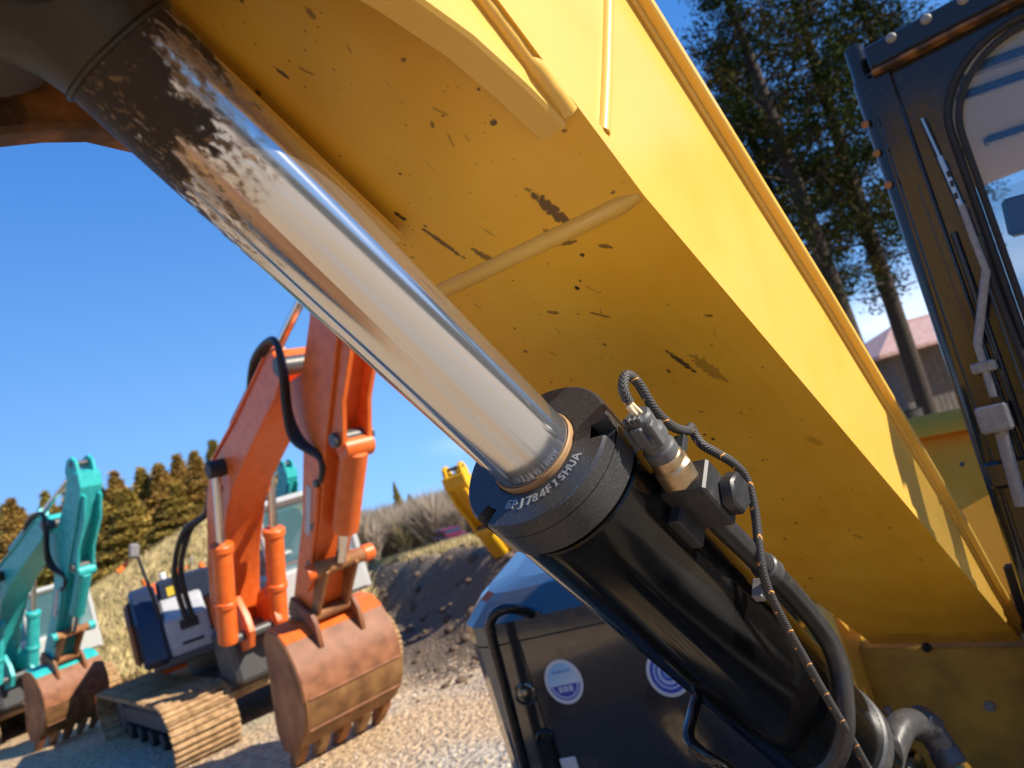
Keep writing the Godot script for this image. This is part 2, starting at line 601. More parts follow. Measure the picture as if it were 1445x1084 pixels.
func boom_under_material() -> StandardMaterial3D:
	# u across the plate (0.32 m), v along it (2.4 m from the foot)
	var w := 320
	var h := 2048
	var rng := RandomNumberGenerator.new()
	rng.seed = 21
	var im := Image.create(w, h, false, Image.FORMAT_RGB8)
	var f := FastNoiseLite.new()
	f.seed = 8
	f.frequency = 0.006
	f.fractal_octaves = 5
	var st := FastNoiseLite.new()
	st.seed = 18
	st.frequency = 0.02
	st.fractal_octaves = 3
	for y in h:
		var up := smoothstep(0.62, 0.95, float(y) / h)
		for x in w:
			var q := 0.5 + f.get_noise_2d(x, y)
			var stripe := st.get_noise_2d(x * 2.2, y * 0.12) * 0.06
			var c := Vector3(0.78, 0.40, 0.02).lerp(Vector3(0.82, 0.455, 0.032), clampf(q + stripe, 0.0, 1.0))
			c = c.lerp(Vector3(0.42, 0.2, 0.03), clampf(up * (0.35 + 0.7 * (0.6 - q)), 0.0, 0.7))
			im.set_pixel(x, y, lin(c.x, c.y, c.z))
	var blot := func(cx: float, cy: float, rx: float, ry: float, ang: float, tone: Color, k: float) -> void:
		var R := int(maxf(rx, ry)) + 2
		for dy in range(-R, R + 1):
			for dx in range(-R, R + 1):
				var X := int(cx) + dx
				var Y := int(cy) + dy
				if X < 0 or Y < 0 or X >= w or Y >= h:
					continue
				var u := (dx * cos(ang) + dy * sin(ang)) / rx
				var z := (-dx * sin(ang) + dy * cos(ang)) / ry
				var d := u * u + z * z + 0.9 * st.get_noise_2d(X * 6.0, Y * 6.0)
				if d < 1.0:
					im.set_pixel(X, Y, im.get_pixel(X, Y).lerp(tone, k * clampf((1.0 - d) * 2.5, 0.0, 1.0)))
	var brown := lin(0.06, 0.028, 0.008)
	var soot := lin(0.016, 0.011, 0.008)
	for i in 560:
		var v := pow(rng.randf(), 0.55)
		var r := 0.6 + pow(rng.randf(), 6.0) * 2.6
		blot.call(rng.randf() * w, v * h, r, r * rng.randf_range(0.7, 2.0), rng.randf() * PI, soot if rng.randf() < 0.5 else brown, rng.randf_range(0.4, 0.95))
	for i in 40:
		blot.call(rng.randf() * w, (0.45 + 0.55 * rng.randf()) * h, rng.randf_range(0.8, 1.4), rng.randf_range(3, 10), rng.randf_range(-0.7, 0.7), brown, rng.randf_range(0.15, 0.4))
	# scuffs: [x across from the middle, a up from the foot, half width, half length, turn, tone, strength]
	for q in [[0.073, 1.515, 7, 30, 0.2, brown, 0.75], [0.06, 1.49, 6, 14, 1.0, brown, 0.7], [0.06, 1.475, 3, 12, 1.2, brown, 0.6], [0.053, 1.235, 4, 26, 0.15, soot, 0.7], [0.075, 1.205, 9, 34, 0.15, brown, 0.3],
			[-0.075, 1.59, 3, 6, 0.3, soot, 0.8], [-0.06, 1.54, 3, 26, 0.25, brown, 0.7], [-0.03, 1.5, 4, 18, 0.4, brown, 0.6], [-0.025, 1.39, 3, 7, 0.9, brown, 0.5], [0.02, 1.36, 2, 14, 0.7, brown, 0.5], [0.115, 0.98, 8, 16, 0.4, brown, 0.18], [0.05, 0.62, 6, 12, 0.3, brown, 0.2],
			[0.13, 1.7, 3, 22, 0.25, brown, 0.7], [0.09, 1.45, 3, 8, 0.9, brown, 0.6], [-0.05, 1.76, 2, 8, 0.2, soot, 0.7]]:
		blot.call((q[0] / 0.32 + 0.5) * w, q[1] / 2.4 * h, q[2], q[3], q[4], q[5], q[6])
	var m := mat(Color.WHITE, 0.42)
	m.albedo_texture = image_tex(im)
	m.roughness_texture = noise_tex(77, 0.02, [[0.0, gray(0.34)], [1.0, gray(0.6)]])
	m.roughness = 1.0
	return m


# ------------------------------------------------------------------ terrain
var bump_noise: FastNoiseLite
var patch_noise: FastNoiseLite
const CREST_A := Vector2(-1.27, -10.85)
const CREST_B := Vector2(-4.75, -18.75)


func ground_height(x: float, z: float) -> float:
	var d := -z
	var b := x / maxf(d, 0.5)
	var h := 0.025 * bump_noise.get_noise_2d(x * 2.0, z * 2.0) + 0.05 * bump_noise.get_noise_2d(x * 0.3, z * 0.3)
	h += 8.0 * smoothstep(-15.0, -27.0, x) * smoothstep(-7.0, 3.0, z)
	h += 7.0 * smoothstep(20.0, 34.0, x) * smoothstep(-40.0, -20.0, z) + 3.5 * smoothstep(16.0, 34.0, z)
	if d > 6.0:
		# grassy slope that climbs to the cedars on the left
		var wl := smoothstep(-0.30, -0.44, b) * smoothstep(-1.4, -0.9, b)
		var top := lerpf(1.3, 2.9, clampf((b + 0.66) / 0.2, 0.0, 1.0))
		h += wl * (top * smoothstep(11.5, 25.0, d) + smoothstep(25.0, 80.0, d) * 3.0 + 0.12 * bump_noise.get_noise_2d(x * 1.3, z * 1.3) * smoothstep(11.0, 15.0, d))
		# bank of dark soil
		var dir := (CREST_B - CREST_A).normalized()
		var p := Vector2(x, z) - CREST_A
		var along := p.dot(dir)
		var s := p.dot(Vector2(-dir.y, dir.x))
		if dir.y < 0.0 and Vector2(-dir.y, dir.x).x < 0.0:
			s = -s
		var len := (CREST_B - CREST_A).length()
		var crest := lerpf(0.88, 0.52, clampf(along / len, 0.0, 1.0))
		var ends := smoothstep(len + 5.0, len, along) * smoothstep(-9.0, -3.0, along)
		var rough := 0.22 * bump_noise.get_noise_2d(x * 5.0, z * 5.0) * smoothstep(-2.2, -0.8, s) * smoothstep(0.5, -0.4, s)
		h += ends * (crest * smoothstep(-1.15, 0.0, s) * smoothstep(30.0, 4.0, s) + rough)
		# the land falls away beyond, then rises to a far wooded hill
		var wc := smoothstep(-0.44, -0.30, b) * smoothstep(0.5, 0.3, b)
		var far := lerpf(0.0, -2.0, smoothstep(20.0, 56.0, d)) + 2.4 * smoothstep(75.0, 150.0, d) * clampf(1.0 + b * 1.2, 0.4, 1.3)
		h += wc * far
	return h


func build_terrain() -> void:
	bump_noise = FastNoiseLite.new()
	bump_noise.seed = 4
	bump_noise.frequency = 0.12
	bump_noise.fractal_octaves = 4
	patch_noise = FastNoiseLite.new()
	patch_noise.seed = 14
	patch_noise.frequency = 0.22
	patch_noise.fractal_octaves = 4
	var n := 260
	var st := SurfaceTool.new()
	st.begin(Mesh.PRIMITIVE_TRIANGLES)
	var c := Vector2(-3.0, -9.0)
	for j in n + 1:
		for i in n + 1:
			var u := i * 2.0 / n - 1.0
			var w := j * 2.0 / n - 1.0
			var x := c.x + 16.0 * u + 700.0 * pow(absf(u), 5.0) * signf(u)
			var z := c.y + 16.0 * w + 700.0 * pow(absf(w), 5.0) * signf(w)
			st.set_color(ground_tint(x, z))
			st.set_uv(Vector2(x, z))
			st.add_vertex(Vector3(x, ground_height(x, z), z))
	for j in n:
		for i in n:
			var k := j * (n + 1) + i
			for q in [k, k + 1, k + n + 2, k, k + n + 2, k + n + 1]:
				st.add_index(q)
	st.generate_normals()
	var m := mat(Color.WHITE, 0.95)
	m.vertex_color_use_as_albedo = true
	m.albedo_texture = noise_tex(61, 0.03, [[0.0, gray(0.68)], [0.4, gray(0.84)], [0.6, gray(0.94)], [1.0, Color.WHITE]])
	m.uv1_triplanar = true
	m.uv1_scale = Vector3.ONE * 0.6
	m.heightmap_enabled = true
	m.heightmap_scale = 3.0
	m.heightmap_texture = noise_tex(62, 0.05, [[0.0, Color.BLACK], [1.0, Color.WHITE]])
	var g := part("ground", st.commit(), m)
	g.set_meta("kind", "structure")


func ground_tint(x: float, z: float) -> Color:
	var d := -z
	var b := x / maxf(d, 0.5)
	var k := patch_noise.get_noise_2d(x, z)
	var tan_soil := Color(0.67, 0.475, 0.28)
	var grey := Color(0.57, 0.5, 0.39)
	var c := tan_soil.lerp(grey, smoothstep(0.02, 0.34, k + 0.12 * smoothstep(-8.0, -5.0, z)))
	var straw := Color(0.52, 0.39, 0.19)
	var wl := smoothstep(-0.30, -0.42, b) * smoothstep(10.0, 13.0, d)
	c = c.lerp(straw, wl)
	var dir := (CREST_B - CREST_A).normalized()
	var p := Vector2(x, z) - CREST_A
	var s := p.dot(Vector2(dir.y, -dir.x)) * -1.0
	var along := p.dot(dir)
	if Vector2(-dir.y, dir.x).x < 0.0:
		s = p.dot(-Vector2(-dir.y, dir.x))
	if along > -6.0 and along < 14.0 and d > 7.0:
		c = c.lerp(Color(0.17, 0.118, 0.078), smoothstep(-2.3, -1.5, s) * smoothstep(0.15, -0.1, s))
		c = c.lerp(straw * 1.1, smoothstep(-0.1, 0.15, s) * smoothstep(12.0, 6.0, s))
	c = c.lerp(Color(0.035, 0.032, 0.02), smoothstep(-13.0, -15.0, x) * smoothstep(-7.0, -3.0, z))
	c = c.lerp(Color(0.04, 0.035, 0.022), maxf(smoothstep(19.0, 22.0, x) * smoothstep(-40.0, -20.0, z), smoothstep(15.0, 18.0, z)))
	if d > 26.0 and b > -0.42:
		c = c.lerp(Color(0.3, 0.25, 0.15), smoothstep(26.0, 40.0, d))
	return c


# ------------------------------------------------------------------ the yellow excavator close by
var near: Node3D
const BASE := Transform3D(Basis(Vector3(1, 0, 0), Vector3(0, 1, 0), Vector3(0, 0, 1)), Vector3(0, 1, 0))
const BOOM := Transform3D(Basis(Vector3(1, 0, 0), Vector3(0, 0.76847, -0.63988), Vector3(0, 0.63988, 0.76847)), Vector3(0, 1, 0))
const CYL := Transform3D(Basis(Vector3(1, 0, 0), Vector3(0, 0.6374, -0.77053), Vector3(0, 0.77053, 0.6374)), Vector3(0, 1.753, 1.213))


func build_near_excavator() -> void:
	var b := Basis(Vector3(0.78497, -0.04312, 0.61803), Vector3(-0.04363, 0.99125, 0.12457), Vector3(-0.61799, -0.12474, 0.77623)).orthonormalized()
	near = thing("excavator", "yellow excavator seen close up under its raised boom, with chrome cylinder and black cab", "excavator", Transform3D(b, Vector3(0.8292, 0.0402, -1.8531)))
	near_boom()
	near_cylinder()
	near_sensor()
	near_body()
	near_cab()
	near_cover()


func near_boom() -> void:
	var mb := MB.new(BOOM)
	# bottom plate with its own unwrapped surface
	var zs := [-0.09, 0.0, 0.3, 0.6, 0.9, 1.2, 1.487, 1.6, 1.8, 2.1, 2.4]
	var low := func(z: float) -> float: return 0.0 if z < 1.487 else (z - 1.487) * 0.11
	for i in zs.size() - 1:
		var a: float = zs[i]
		var e: float = zs[i + 1]
		mb.quad(Vector3(-0.158, low.call(a), a), Vector3(0.158, low.call(a), a), Vector3(0.158, low.call(e), e), Vector3(-0.158, low.call(e), e), Vector3(0, -1, 0), Vector2(0, a / 2.4), Vector2(1, a / 2.4), Vector2(1, e / 2.4), Vector2(0, e / 2.4))
	var boom := part("boom", mb, M.under, near)
	mb = MB.new(BOOM)
	for i in zs.size() - 1:
		var a: float = zs[i]
		var e: float = zs[i + 1]
		for s in [-1.0, 1.0]:
			mb.quad(Vector3(0.158 * s, low.call(a), a), Vector3(0.158 * s, low.call(e), e), Vector3(0.158 * s, low.call(e) + 0.012, e), Vector3(0.158 * s, low.call(a) + 0.012, a), Vector3(s, 0, 0))
	mb.quad(Vector3(-0.158, 0, -0.09), Vector3(0.158, 0, -0.09), Vector3(0.158, 0.012, -0.09), Vector3(-0.158, 0.012, -0.09), Vector3(0, 0, -1))
	part("bottom_plate_edge", mb, M.yellow, boom)
	var prof := [[-0.09, 0.02], [0.0, 0.036], [0.133, 0.058], [0.324, 0.1], [0.7, 0.155], [1.02, 0.2], [1.52, 0.252], [2.0, 0.3], [2.4, 0.33]]
	for s in [-1.0, 1.0]:
		var pl := PackedVector2Array()
		for z in zs:
			pl.append(Vector2(z, low.call(z) + 0.0125))
		for k in range(prof.size() - 1, -1, -1):
			pl.append(Vector2(prof[k][0], prof[k][1]))
		mb = MB.new(BOOM)
		mb.slab(pl, 0.143 if s > 0 else -0.155, 0.155 if s > 0 else -0.143, 0.0015, 5.0)
		part("side_plate", mb, M.yellow, boom)
	var tp := PackedVector2Array()
	for k in prof:
		tp.append(Vector2(k[0], k[1] + 0.0005))
	for k in range(prof.size() - 1, -1, -1):
		tp.append(Vector2(prof[k][0], prof[k][1] + 0.0135))
	mb = MB.new(BOOM)
	mb.slab(tp, -0.172, 0.172, 0.002)
	part("top_plate", mb, M.yellow, boom)
	mb = MB.new(BOOM)
	mb.slab(PackedVector2Array([Vector2(2.4, 0.1), Vector2(2.4, 0.344), Vector2(2.75, 0.33), Vector2(3.9, -0.22), Vector2(3.98, -0.34), Vector2(3.9, -0.4), Vector2(2.9, -0.03)]), -0.155, 0.155, 0.004)
	part("fore_boom", mb, M.yellow, boom)
	mb = MB.new()
	mb.slab(PackedVector2Array([Vector2(2.62, 3.6), Vector2(2.8, 3.75), Vector2(2.98, 3.6), Vector2(3.05, 3.1), Vector2(2.75, 1.1), Vector2(2.6, 1.1), Vector2(2.62, 3.0)]), -0.12, 0.12, 0.01)
	part("arm", mb, M.yellow, near)
	mb = MB.new()
	mb.slab(PackedVector2Array([Vector2(2.5, 1.05), Vector2(2.72, 1.2), Vector2(3.0, 0.9), Vector2(3.05, 0.55), Vector2(2.8, 0.2), Vector2(2.35, 0.08), Vector2(2.4, 0.5)]), -0.4, 0.4, 0.02)
	part("bucket", mb, M.rust, near)
	# weld beads: corner seams, across the bottom plate, down the side plate
	for s in [-1.0, 1.0]:
		var seam := []
		for k in prof:
			seam.append(Vector3(0.157 * s, k[1] - 0.001, k[0]))
		mb = MB.new(BOOM)
		mb.tube(seam, 0.004, 8)
		part("weld_bead", mb, M.yellow, boom)
		mb = MB.new(BOOM)
		var p2 := []
		for z in zs:
			p2.append(Vector3(0.156 * s, low.call(z) + 0.013, z))
		mb.tube(p2, 0.002, 8)
		part("weld_bead", mb, M.yellow, boom)
	var rng := RandomNumberGenerator.new()
	rng.seed = 5
	mb = MB.new(BOOM)
	var across := []
	var rad := []
	for i in 41:
		var x := lerpf(-0.156, 0.154, i / 40.0)
		across.append(Vector3(x, 0.0045, 1.487 + rng.randf_range(-0.0006, 0.0006)))
		rad.append((0.0115 + rng.randf_range(-0.0003, 0.0003)) * (1.0 - 0.45 * smoothstep(0.13, 0.156, absf(x))))
	mb.tube(across, rad, 14)
	part("weld_bead", mb, M.yellow, boom)
	mb = MB.new(BOOM)
	mb.tube(smooth_path([Vector3(0.1535, 0.022, 1.551), Vector3(0.1535, 0.1, 1.558), Vector3(0.1535, 0.2, 1.569), Vector3(0.1535, 0.25, 1.575)]), 0.0075, 12)
	part("weld_bead", mb, M.yellow, boom)
	# lugs that hold the rod end, their feet welded on under the boom
	var lug := PackedVector2Array([Vector2(1.588, 0.012), Vector2(1.588, -0.002), Vector2(1.64, -0.008), Vector2(1.70, -0.02), Vector2(1.76, -0.043), Vector2(1.81, -0.066), Vector2(1.845, -0.086), Vector2(1.868, -0.110), Vector2(1.89, -0.138), Vector2(1.915, -0.185), Vector2(1.95, -0.225), Vector2(2.01, -0.235), Vector2(2.07, -0.2), Vector2(2.16, -0.08), Vector2(2.3, 0.07)])
	mb = MB.new(BOOM)
	mb.slab(lug, 0.116, 0.146, 0.003)
	part("lug_plate", mb, M.yellow, boom)
	mb = MB.new(BOOM)
	mb.slab(lug, -0.146, -0.116, 0.004)
	part("lug_plate", mb, M.rust_lug, boom)
	mb = MB.new(BOOM)
	mb.box(Vector3(-0.114, 0.0115, 1.74), Vector3(0.072, 0.012, 0.33), 0.002, Basis(Vector3.RIGHT, -0.11))
	part("reinforcing_plate", mb, M.yellow, boom)
	for q in [[0.1485, 1.592, 1.95, 0.0065], [0.1145, 1.592, 1.9, 0.0042]]:
		mb = MB.new(BOOM)
		var w := []
		var wr := []
		for i in 40:
			var z := lerpf(q[1], q[2], i / 39.0)
			w.append(Vector3(q[0] + rng.randf_range(-0.0005, 0.0005), low.call(z) - 0.001, z))
			wr.append(q[3] * (1.45 if i < 6 and q[0] > 0.14 else 1.0) + rng.randf_range(-0.0004, 0.0004))
		mb.tube(w, wr, 10)
		part("weld_bead", mb, M.yellow, boom)
	mb = MB.new(BOOM)
	mb.rod(Vector3(-0.18, -0.155, 1.985), Vector3(0.18, -0.155, 1.985), 0.034, 24, 0.004)
	part("pin", mb, M.dark_steel, boom)


func near_cylinder() -> void:
	# barrel
	var mb := MB.new(CYL)
	mb.lathe([[0.0, -0.86], [0.05, -0.86], [0.074, -0.845, 1], [0.0805, -0.82, 1], [0.0805, -0.058], [0.079, -0.056], [0.06, -0.056]], 72)
	var cyl := part("boom_cylinder", mb, M.black_gloss, near)
	# gland ring with spanner slots
	var slots := [8.0, 127.0, 240.0]
	var g := MB.new(CYL)
	g.lathe([[0.0465, -0.05], [0.0465, -0.0015], [0.048, 0.0], [0.0665, 0.0]], 72)
	g.lathe([[0.0665, -0.016], [0.0665, -0.016], [0.083, -0.016]], 72)
	g.lathe([[0.084, -0.017], [0.084, -0.047], [0.0825, -0.049], [0.0745, -0.049], [0.0745, -0.056]], 72)
	for i in 3:
		var a: float = deg_to_rad(slots[i] + 7.0)
		var e: float = deg_to_rad(slots[(i + 1) % 3] - 7.0 + (360.0 if i == 2 else 0.0))
		g.arc(PackedVector2Array([Vector2(0.0666, -0.0162), Vector2(0.084, -0.0162), Vector2(0.084, -0.0025), Vector2(0.0815, 0.0), Vector2(0.0666, 0.0)]), a, e, 26)
	var gl := part("gland", g, M.gland, cyl)
	gl.set_meta("label", "black end ring with spanner slots and stamped characters")
	mb = MB.new(CYL)
	mb.lathe([[0.0438, -0.01], [0.0438, 0.0045], [0.0452, 0.006], [0.0462, 0.004], [0.0464, -0.004]], 64)
	part("wiper_seal", mb, mat(lin(0.34, 0.2, 0.09), 0.6), cyl)
	# stamped characters round the lower rim
	var font := SystemFont.new()
	font.font_names = PackedStringArray(["Droid Sans"])
	font.font_weight = 700
	var word := "6PJ784FISHUA"
	var ink := mat(lin(0.36, 0.36, 0.36), 0.4, 0.5)
	for i in word.length():
		var t := TextMesh.new()
		t.text = word[i]
		t.font = font
		t.font_size = 16
		t.pixel_size = 0.0125 / 16.0
		t.depth = 0.0012
		var o := MeshInstance3D.new()
		o.name = sub_name(cyl, "stamped_character")
		o.mesh = t
		o.material_override = ink
		var a := deg_to_rad(lerpf(259.0, 343.0, i / float(word.length() - 1)))
		var up := -Vector3(cos(a), sin(a), 0)
		o.transform = CYL * Transform3D(Basis(up.cross(Vector3.BACK), up, Vector3.BACK), Vector3(cos(a), sin(a), 0) * 0.0592 + Vector3(0, 0, 0.0003))
		cyl.add_child(o, true)
	# chrome rod; dirt and rust are baked on towards the eye
	mb = MB.new(CYL)
	var k := 96
	for i in k:
		var p := TAU * i / k
		var q := TAU * (i + 1) / k
		var np := Vector3(cos(p), sin(p), 0)
		var nq := Vector3(cos(q), sin(q), 0)
		var A := np * 0.0437 + Vector3(0, 0, -0.03)
		var B := nq * 0.0437 + Vector3(0, 0, -0.03)
		var C := nq * 0.0437 + Vector3(0, 0, 0.48)
		var D := np * 0.0437 + Vector3(0, 0, 0.48)
		mb.tri(A, B, C, np, nq, nq, Vector2(float(i) / k, -0.03), Vector2(float(i + 1) / k, -0.03), Vector2(float(i + 1) / k, 0.48))
		mb.tri(A, C, D, np, nq, np, Vector2(float(i) / k, -0.03), Vector2(float(i + 1) / k, 0.48), Vector2(float(i) / k, 0.48))
	part("rod", mb, M.chrome, cyl)
	mb = MB.new(CYL)
	mb.lathe([[0.0436, 0.455], [0.0445, 0.462], [0.047, 0.478, 1], [0.053, 0.492, 1], [0.064, 0.505, 1], [0.07, 0.52]], 64, 0.0, TAU, true)
	var keep := mb.xf
	mb.xf = CYL * Transform3D(Basis(Vector3(0, 0, -1), Vector3(0, 1, 0), Vector3(1, 0, 0)), Vector3(-0.085, 0, 0.565))
	mb.lathe([[0.03, 0.0], [0.078, 0.0], [0.084, 0.008, 1], [0.084, 0.162, 1], [0.078, 0.17], [0.03, 0.17]], 48)
	mb.xf = keep
	part("rod_eye", mb, M.eye_paint, cyl)
	mb = MB.new(CYL)
	var ring := []
	for i in 49:
		ring.append(Vector3(cos(TAU * i / 48.0) * 0.0442, sin(TAU * i / 48.0) * 0.0442, 0.458))
	mb.tube(ring, 0.0022, 8, false)
	part("weld_bead", mb, M.eye_paint, cyl)
	# foot of the cylinder
	mb = MB.new(CYL)
	mb.box(Vector3(0, 0, -0.9), Vector3(0.09, 0.12, 0.12), 0.02)
	mb.rod(Vector3(-0.065, 0, -0.95), Vector3(0.065, 0, -0.95), 0.062, 32, 0.006)
	part("cylinder_foot", mb, M.black_gloss, cyl)
	# bracket on the barrel
	mb = MB.new(CYL)
	mb.lathe([[0.0806, -0.755], [0.0845, -0.752], [0.0845, -0.725], [0.0806, -0.722]], 64)
	part("clamp_band", mb, M.dark_steel, cyl)
	mb = MB.new(CYL)
	mb.tube(smooth_path([Vector3(-0.094, -0.03, -0.515), Vector3(-0.09, -0.06, -0.50), Vector3(-0.075, -0.098, -0.47), Vector3(-0.058, -0.115, -0.475), Vector3(-0.045, -0.118, -0.505), Vector3(-0.05, -0.112, -0.58), Vector3(-0.02, -0.105, -0.62), Vector3(0.03, -0.098, -0.6), Vector3(0.06, -0.085, -0.575)], 8), 0.0085, 14)
	part("guard_hoop", mb, M.black_frame, cyl)


func near_sensor() -> void:
	var mb := MB.new(CYL)
	mb.box(Vector3(0.0985, 0.0215, -0.1365), Vector3(0.057, 0.037, 0.066), 0.0025)
	mb.box(Vector3(0.082, 0.0, -0.15), Vector3(0.02, 0.03, 0.05), 0.002)
	var blk := part("sensor_block", mb, M.block, near)
	# hexagon plug
	var hx := []
	mb = MB.new(CYL * Transform3D(Basis(Vector3(0, 0, -1), Vector3(0, 1, 0), Vector3(1, 0, 0)), Vector3(0.127, 0.026, -0.148)))
	mb.lathe([[0.0, 0.0], [0.0195, 0.0], [0.021, 0.0015], [0.021, 0.0125], [0.0185, 0.015], [0.0, 0.015]], 6)
	part("hexagon_plug", mb, M.block, blk)
	var dir := Vector3(0, 0.16, 0.987).normalized()
	var f := Transform3D(Basis(Quaternion(Vector3.BACK, dir)), Vector3(0.101, 0.018, -0.104))
	mb = MB.new(CYL * f)
	mb.lathe([[0.0, 0.0], [0.0175, 0.0], [0.0205, 0.004], [0.0205, 0.022], [0.018, 0.026], [0.0, 0.026]], 6)
	mb.lathe([[0.0165, 0.026], [0.0165, 0.034], [0.0155, 0.036]], 24)
	part("hexagon_nut", mb, M.brass, blk)
	mb = MB.new(CYL * f)
	mb.lathe([[0.0, 0.036], [0.0155, 0.036], [0.0165, 0.038], [0.0165, 0.047], [0.0145, 0.049], [0.0145, 0.055]], 24)
	mb.lathe([[0.0145, 0.055], [0.0165, 0.056], [0.0165, 0.068], [0.0135, 0.071], [0.0135, 0.086], [0.012, 0.089], [0.0, 0.089]], 8)
	for s in [-1.0, 1.0]:
		mb.box(Vector3(0.0125 * s, -0.009, 0.07), Vector3(0.006, 0.01, 0.026), 0.0012)
	mb.box(Vector3(0.0, -0.0155, 0.073), Vector3(0.012, 0.005, 0.022), 0.0012)
	for i in 4:
		mb.box(Vector3(-0.008 + i * 0.0053, -0.011, 0.091), Vector3(0.003, 0.006, 0.006), 0.0006)
	part("connector_plug", mb, M.plug, blk)
	mb = MB.new(CYL)
	mb.tube(smooth_path([Vector3(0.101, 0.033, -0.018), Vector3(0.102, 0.030, -0.009), Vector3(0.102, 0.031, -0.001)]), 0.003, 8)
	mb.tube(smooth_path([Vector3(0.105, 0.034, -0.018), Vector3(0.104, 0.034, -0.006), Vector3(0.102, 0.036, 0.0)]), 0.0022, 8)
	part("connector_wire", mb, M.wire, blk)
	# braided cable looping over and running down the barrel
	mb = MB.new(CYL)
	mb.tube(smooth_path([Vector3(0.102, 0.034, -0.001), Vector3(0.101, 0.043, 0.010), Vector3(0.102, 0.058, 0.011), Vector3(0.103, 0.063, -0.006), Vector3(0.103, 0.056, -0.04), Vector3(0.102, 0.062, -0.074), Vector3(0.1, 0.079, -0.103), Vector3(0.098, 0.091, -0.112), Vector3(0.099, 0.086, -0.122), Vector3(0.104, 0.079, -0.13), Vector3(0.109, 0.082, -0.15), Vector3(0.113, 0.088, -0.178), Vector3(0.115, 0.086, -0.206), Vector3(0.114, 0.062, -0.232), Vector3(0.112, 0.03, -0.25), Vector3(0.110, 0.006, -0.268), Vector3(0.108, -0.008, -0.295), Vector3(0.106, -0.02, -0.339), Vector3(0.104, -0.03, -0.386), Vector3(0.1, -0.042, -0.455), Vector3(0.094, -0.055, -0.547), Vector3(0.086, -0.068, -0.642), Vector3(0.08, -0.075, -0.72)], 10), 0.005, 14)
	part("braided_cable", mb, M.braid, near)
	mb = MB.new(CYL)
	mb.box(Vector3(0.102, 0.052, -0.092), Vector3(0.012, 0.02, 0.009), 0.001)
	mb.box(Vector3(0.103, 0.036, -0.086), Vector3(0.014, 0.012, 0.011), 0.0015)
	part("cable_tie", mb, M.rubber, blk)
	mb = MB.new(CYL)
	mb.box(Vector3(0.0985, -0.003, -0.285), Vector3(0.012, 0.022, 0.012), 0.001)
	part("pipe_clip", mb, M.grey_metal, blk)
	# steel pressure pipe from the block down beside the barrel
	mb = MB.new(CYL)
	mb.tube(smooth_path([Vector3(0.1, 0.02, -0.165), Vector3(0.099, 0.022, -0.2), Vector3(0.0985, 0.028, -0.27), Vector3(0.098, 0.036, -0.345), Vector3(0.097, 0.037, -0.425), Vector3(0.098, 0.03, -0.475), Vector3(0.101, 0.008, -0.504), Vector3(0.099, -0.022, -0.522), Vector3(0.088, -0.056, -0.55), Vector3(0.066, -0.082, -0.575), Vector3(0.03, -0.098, -0.6)], 10), 0.0125, 18)
	var pp := part("pressure_pipe", mb, black_paint(0.03, 0.34, 58), near)
	mb = MB.new(CYL)
	mb.rod(Vector3(0.0985, 0.03, -0.29), Vector3(0.0981, 0.0335, -0.315), 0.0155, 18, 0.002)
	part("pipe_collar", mb, M.dark_steel, pp)
	# hose loop with its fittings beside the foot of the cylinder
	mb = MB.new(CYL)
	mb.tube(smooth_path([Vector3(0.05, -0.06, -0.74), Vector3(0.056, -0.03, -0.79), Vector3(0.062, 0.025, -0.82), Vector3(0.07, 0.065, -0.85), Vector3(0.08, 0.088, -0.9)], 10), 0.022, 18)
	var hs := part("pressure_hose", mb, black_paint(0.05, 0.32, 59), near)
	mb = MB.new(CYL)
	mb.rod(Vector3(0.078, 0.085, -0.888), Vector3(0.087, 0.092, -0.925), 0.027, 6, 0.003)
	mb.rod(Vector3(0.087, 0.09, -0.92), Vector3(0.098, 0.066, -0.95), 0.0215, 18, 0.003)
	mb.rod(Vector3(0.097, 0.068, -0.948), Vector3(0.108, 0.044, -0.958), 0.025, 6, 0.003)
	part("hose_fitting", mb, M.dark_steel, hs)
	mb = MB.new(CYL)
	mb.rod(Vector3(0.108, 0.042, -0.958), Vector3(0.114, 0.028, -0.962), 0.012, 14, 0.002)
	part("green_cap", mb, mat(lin(0.02, 0.4, 0.28), 0.5), hs)


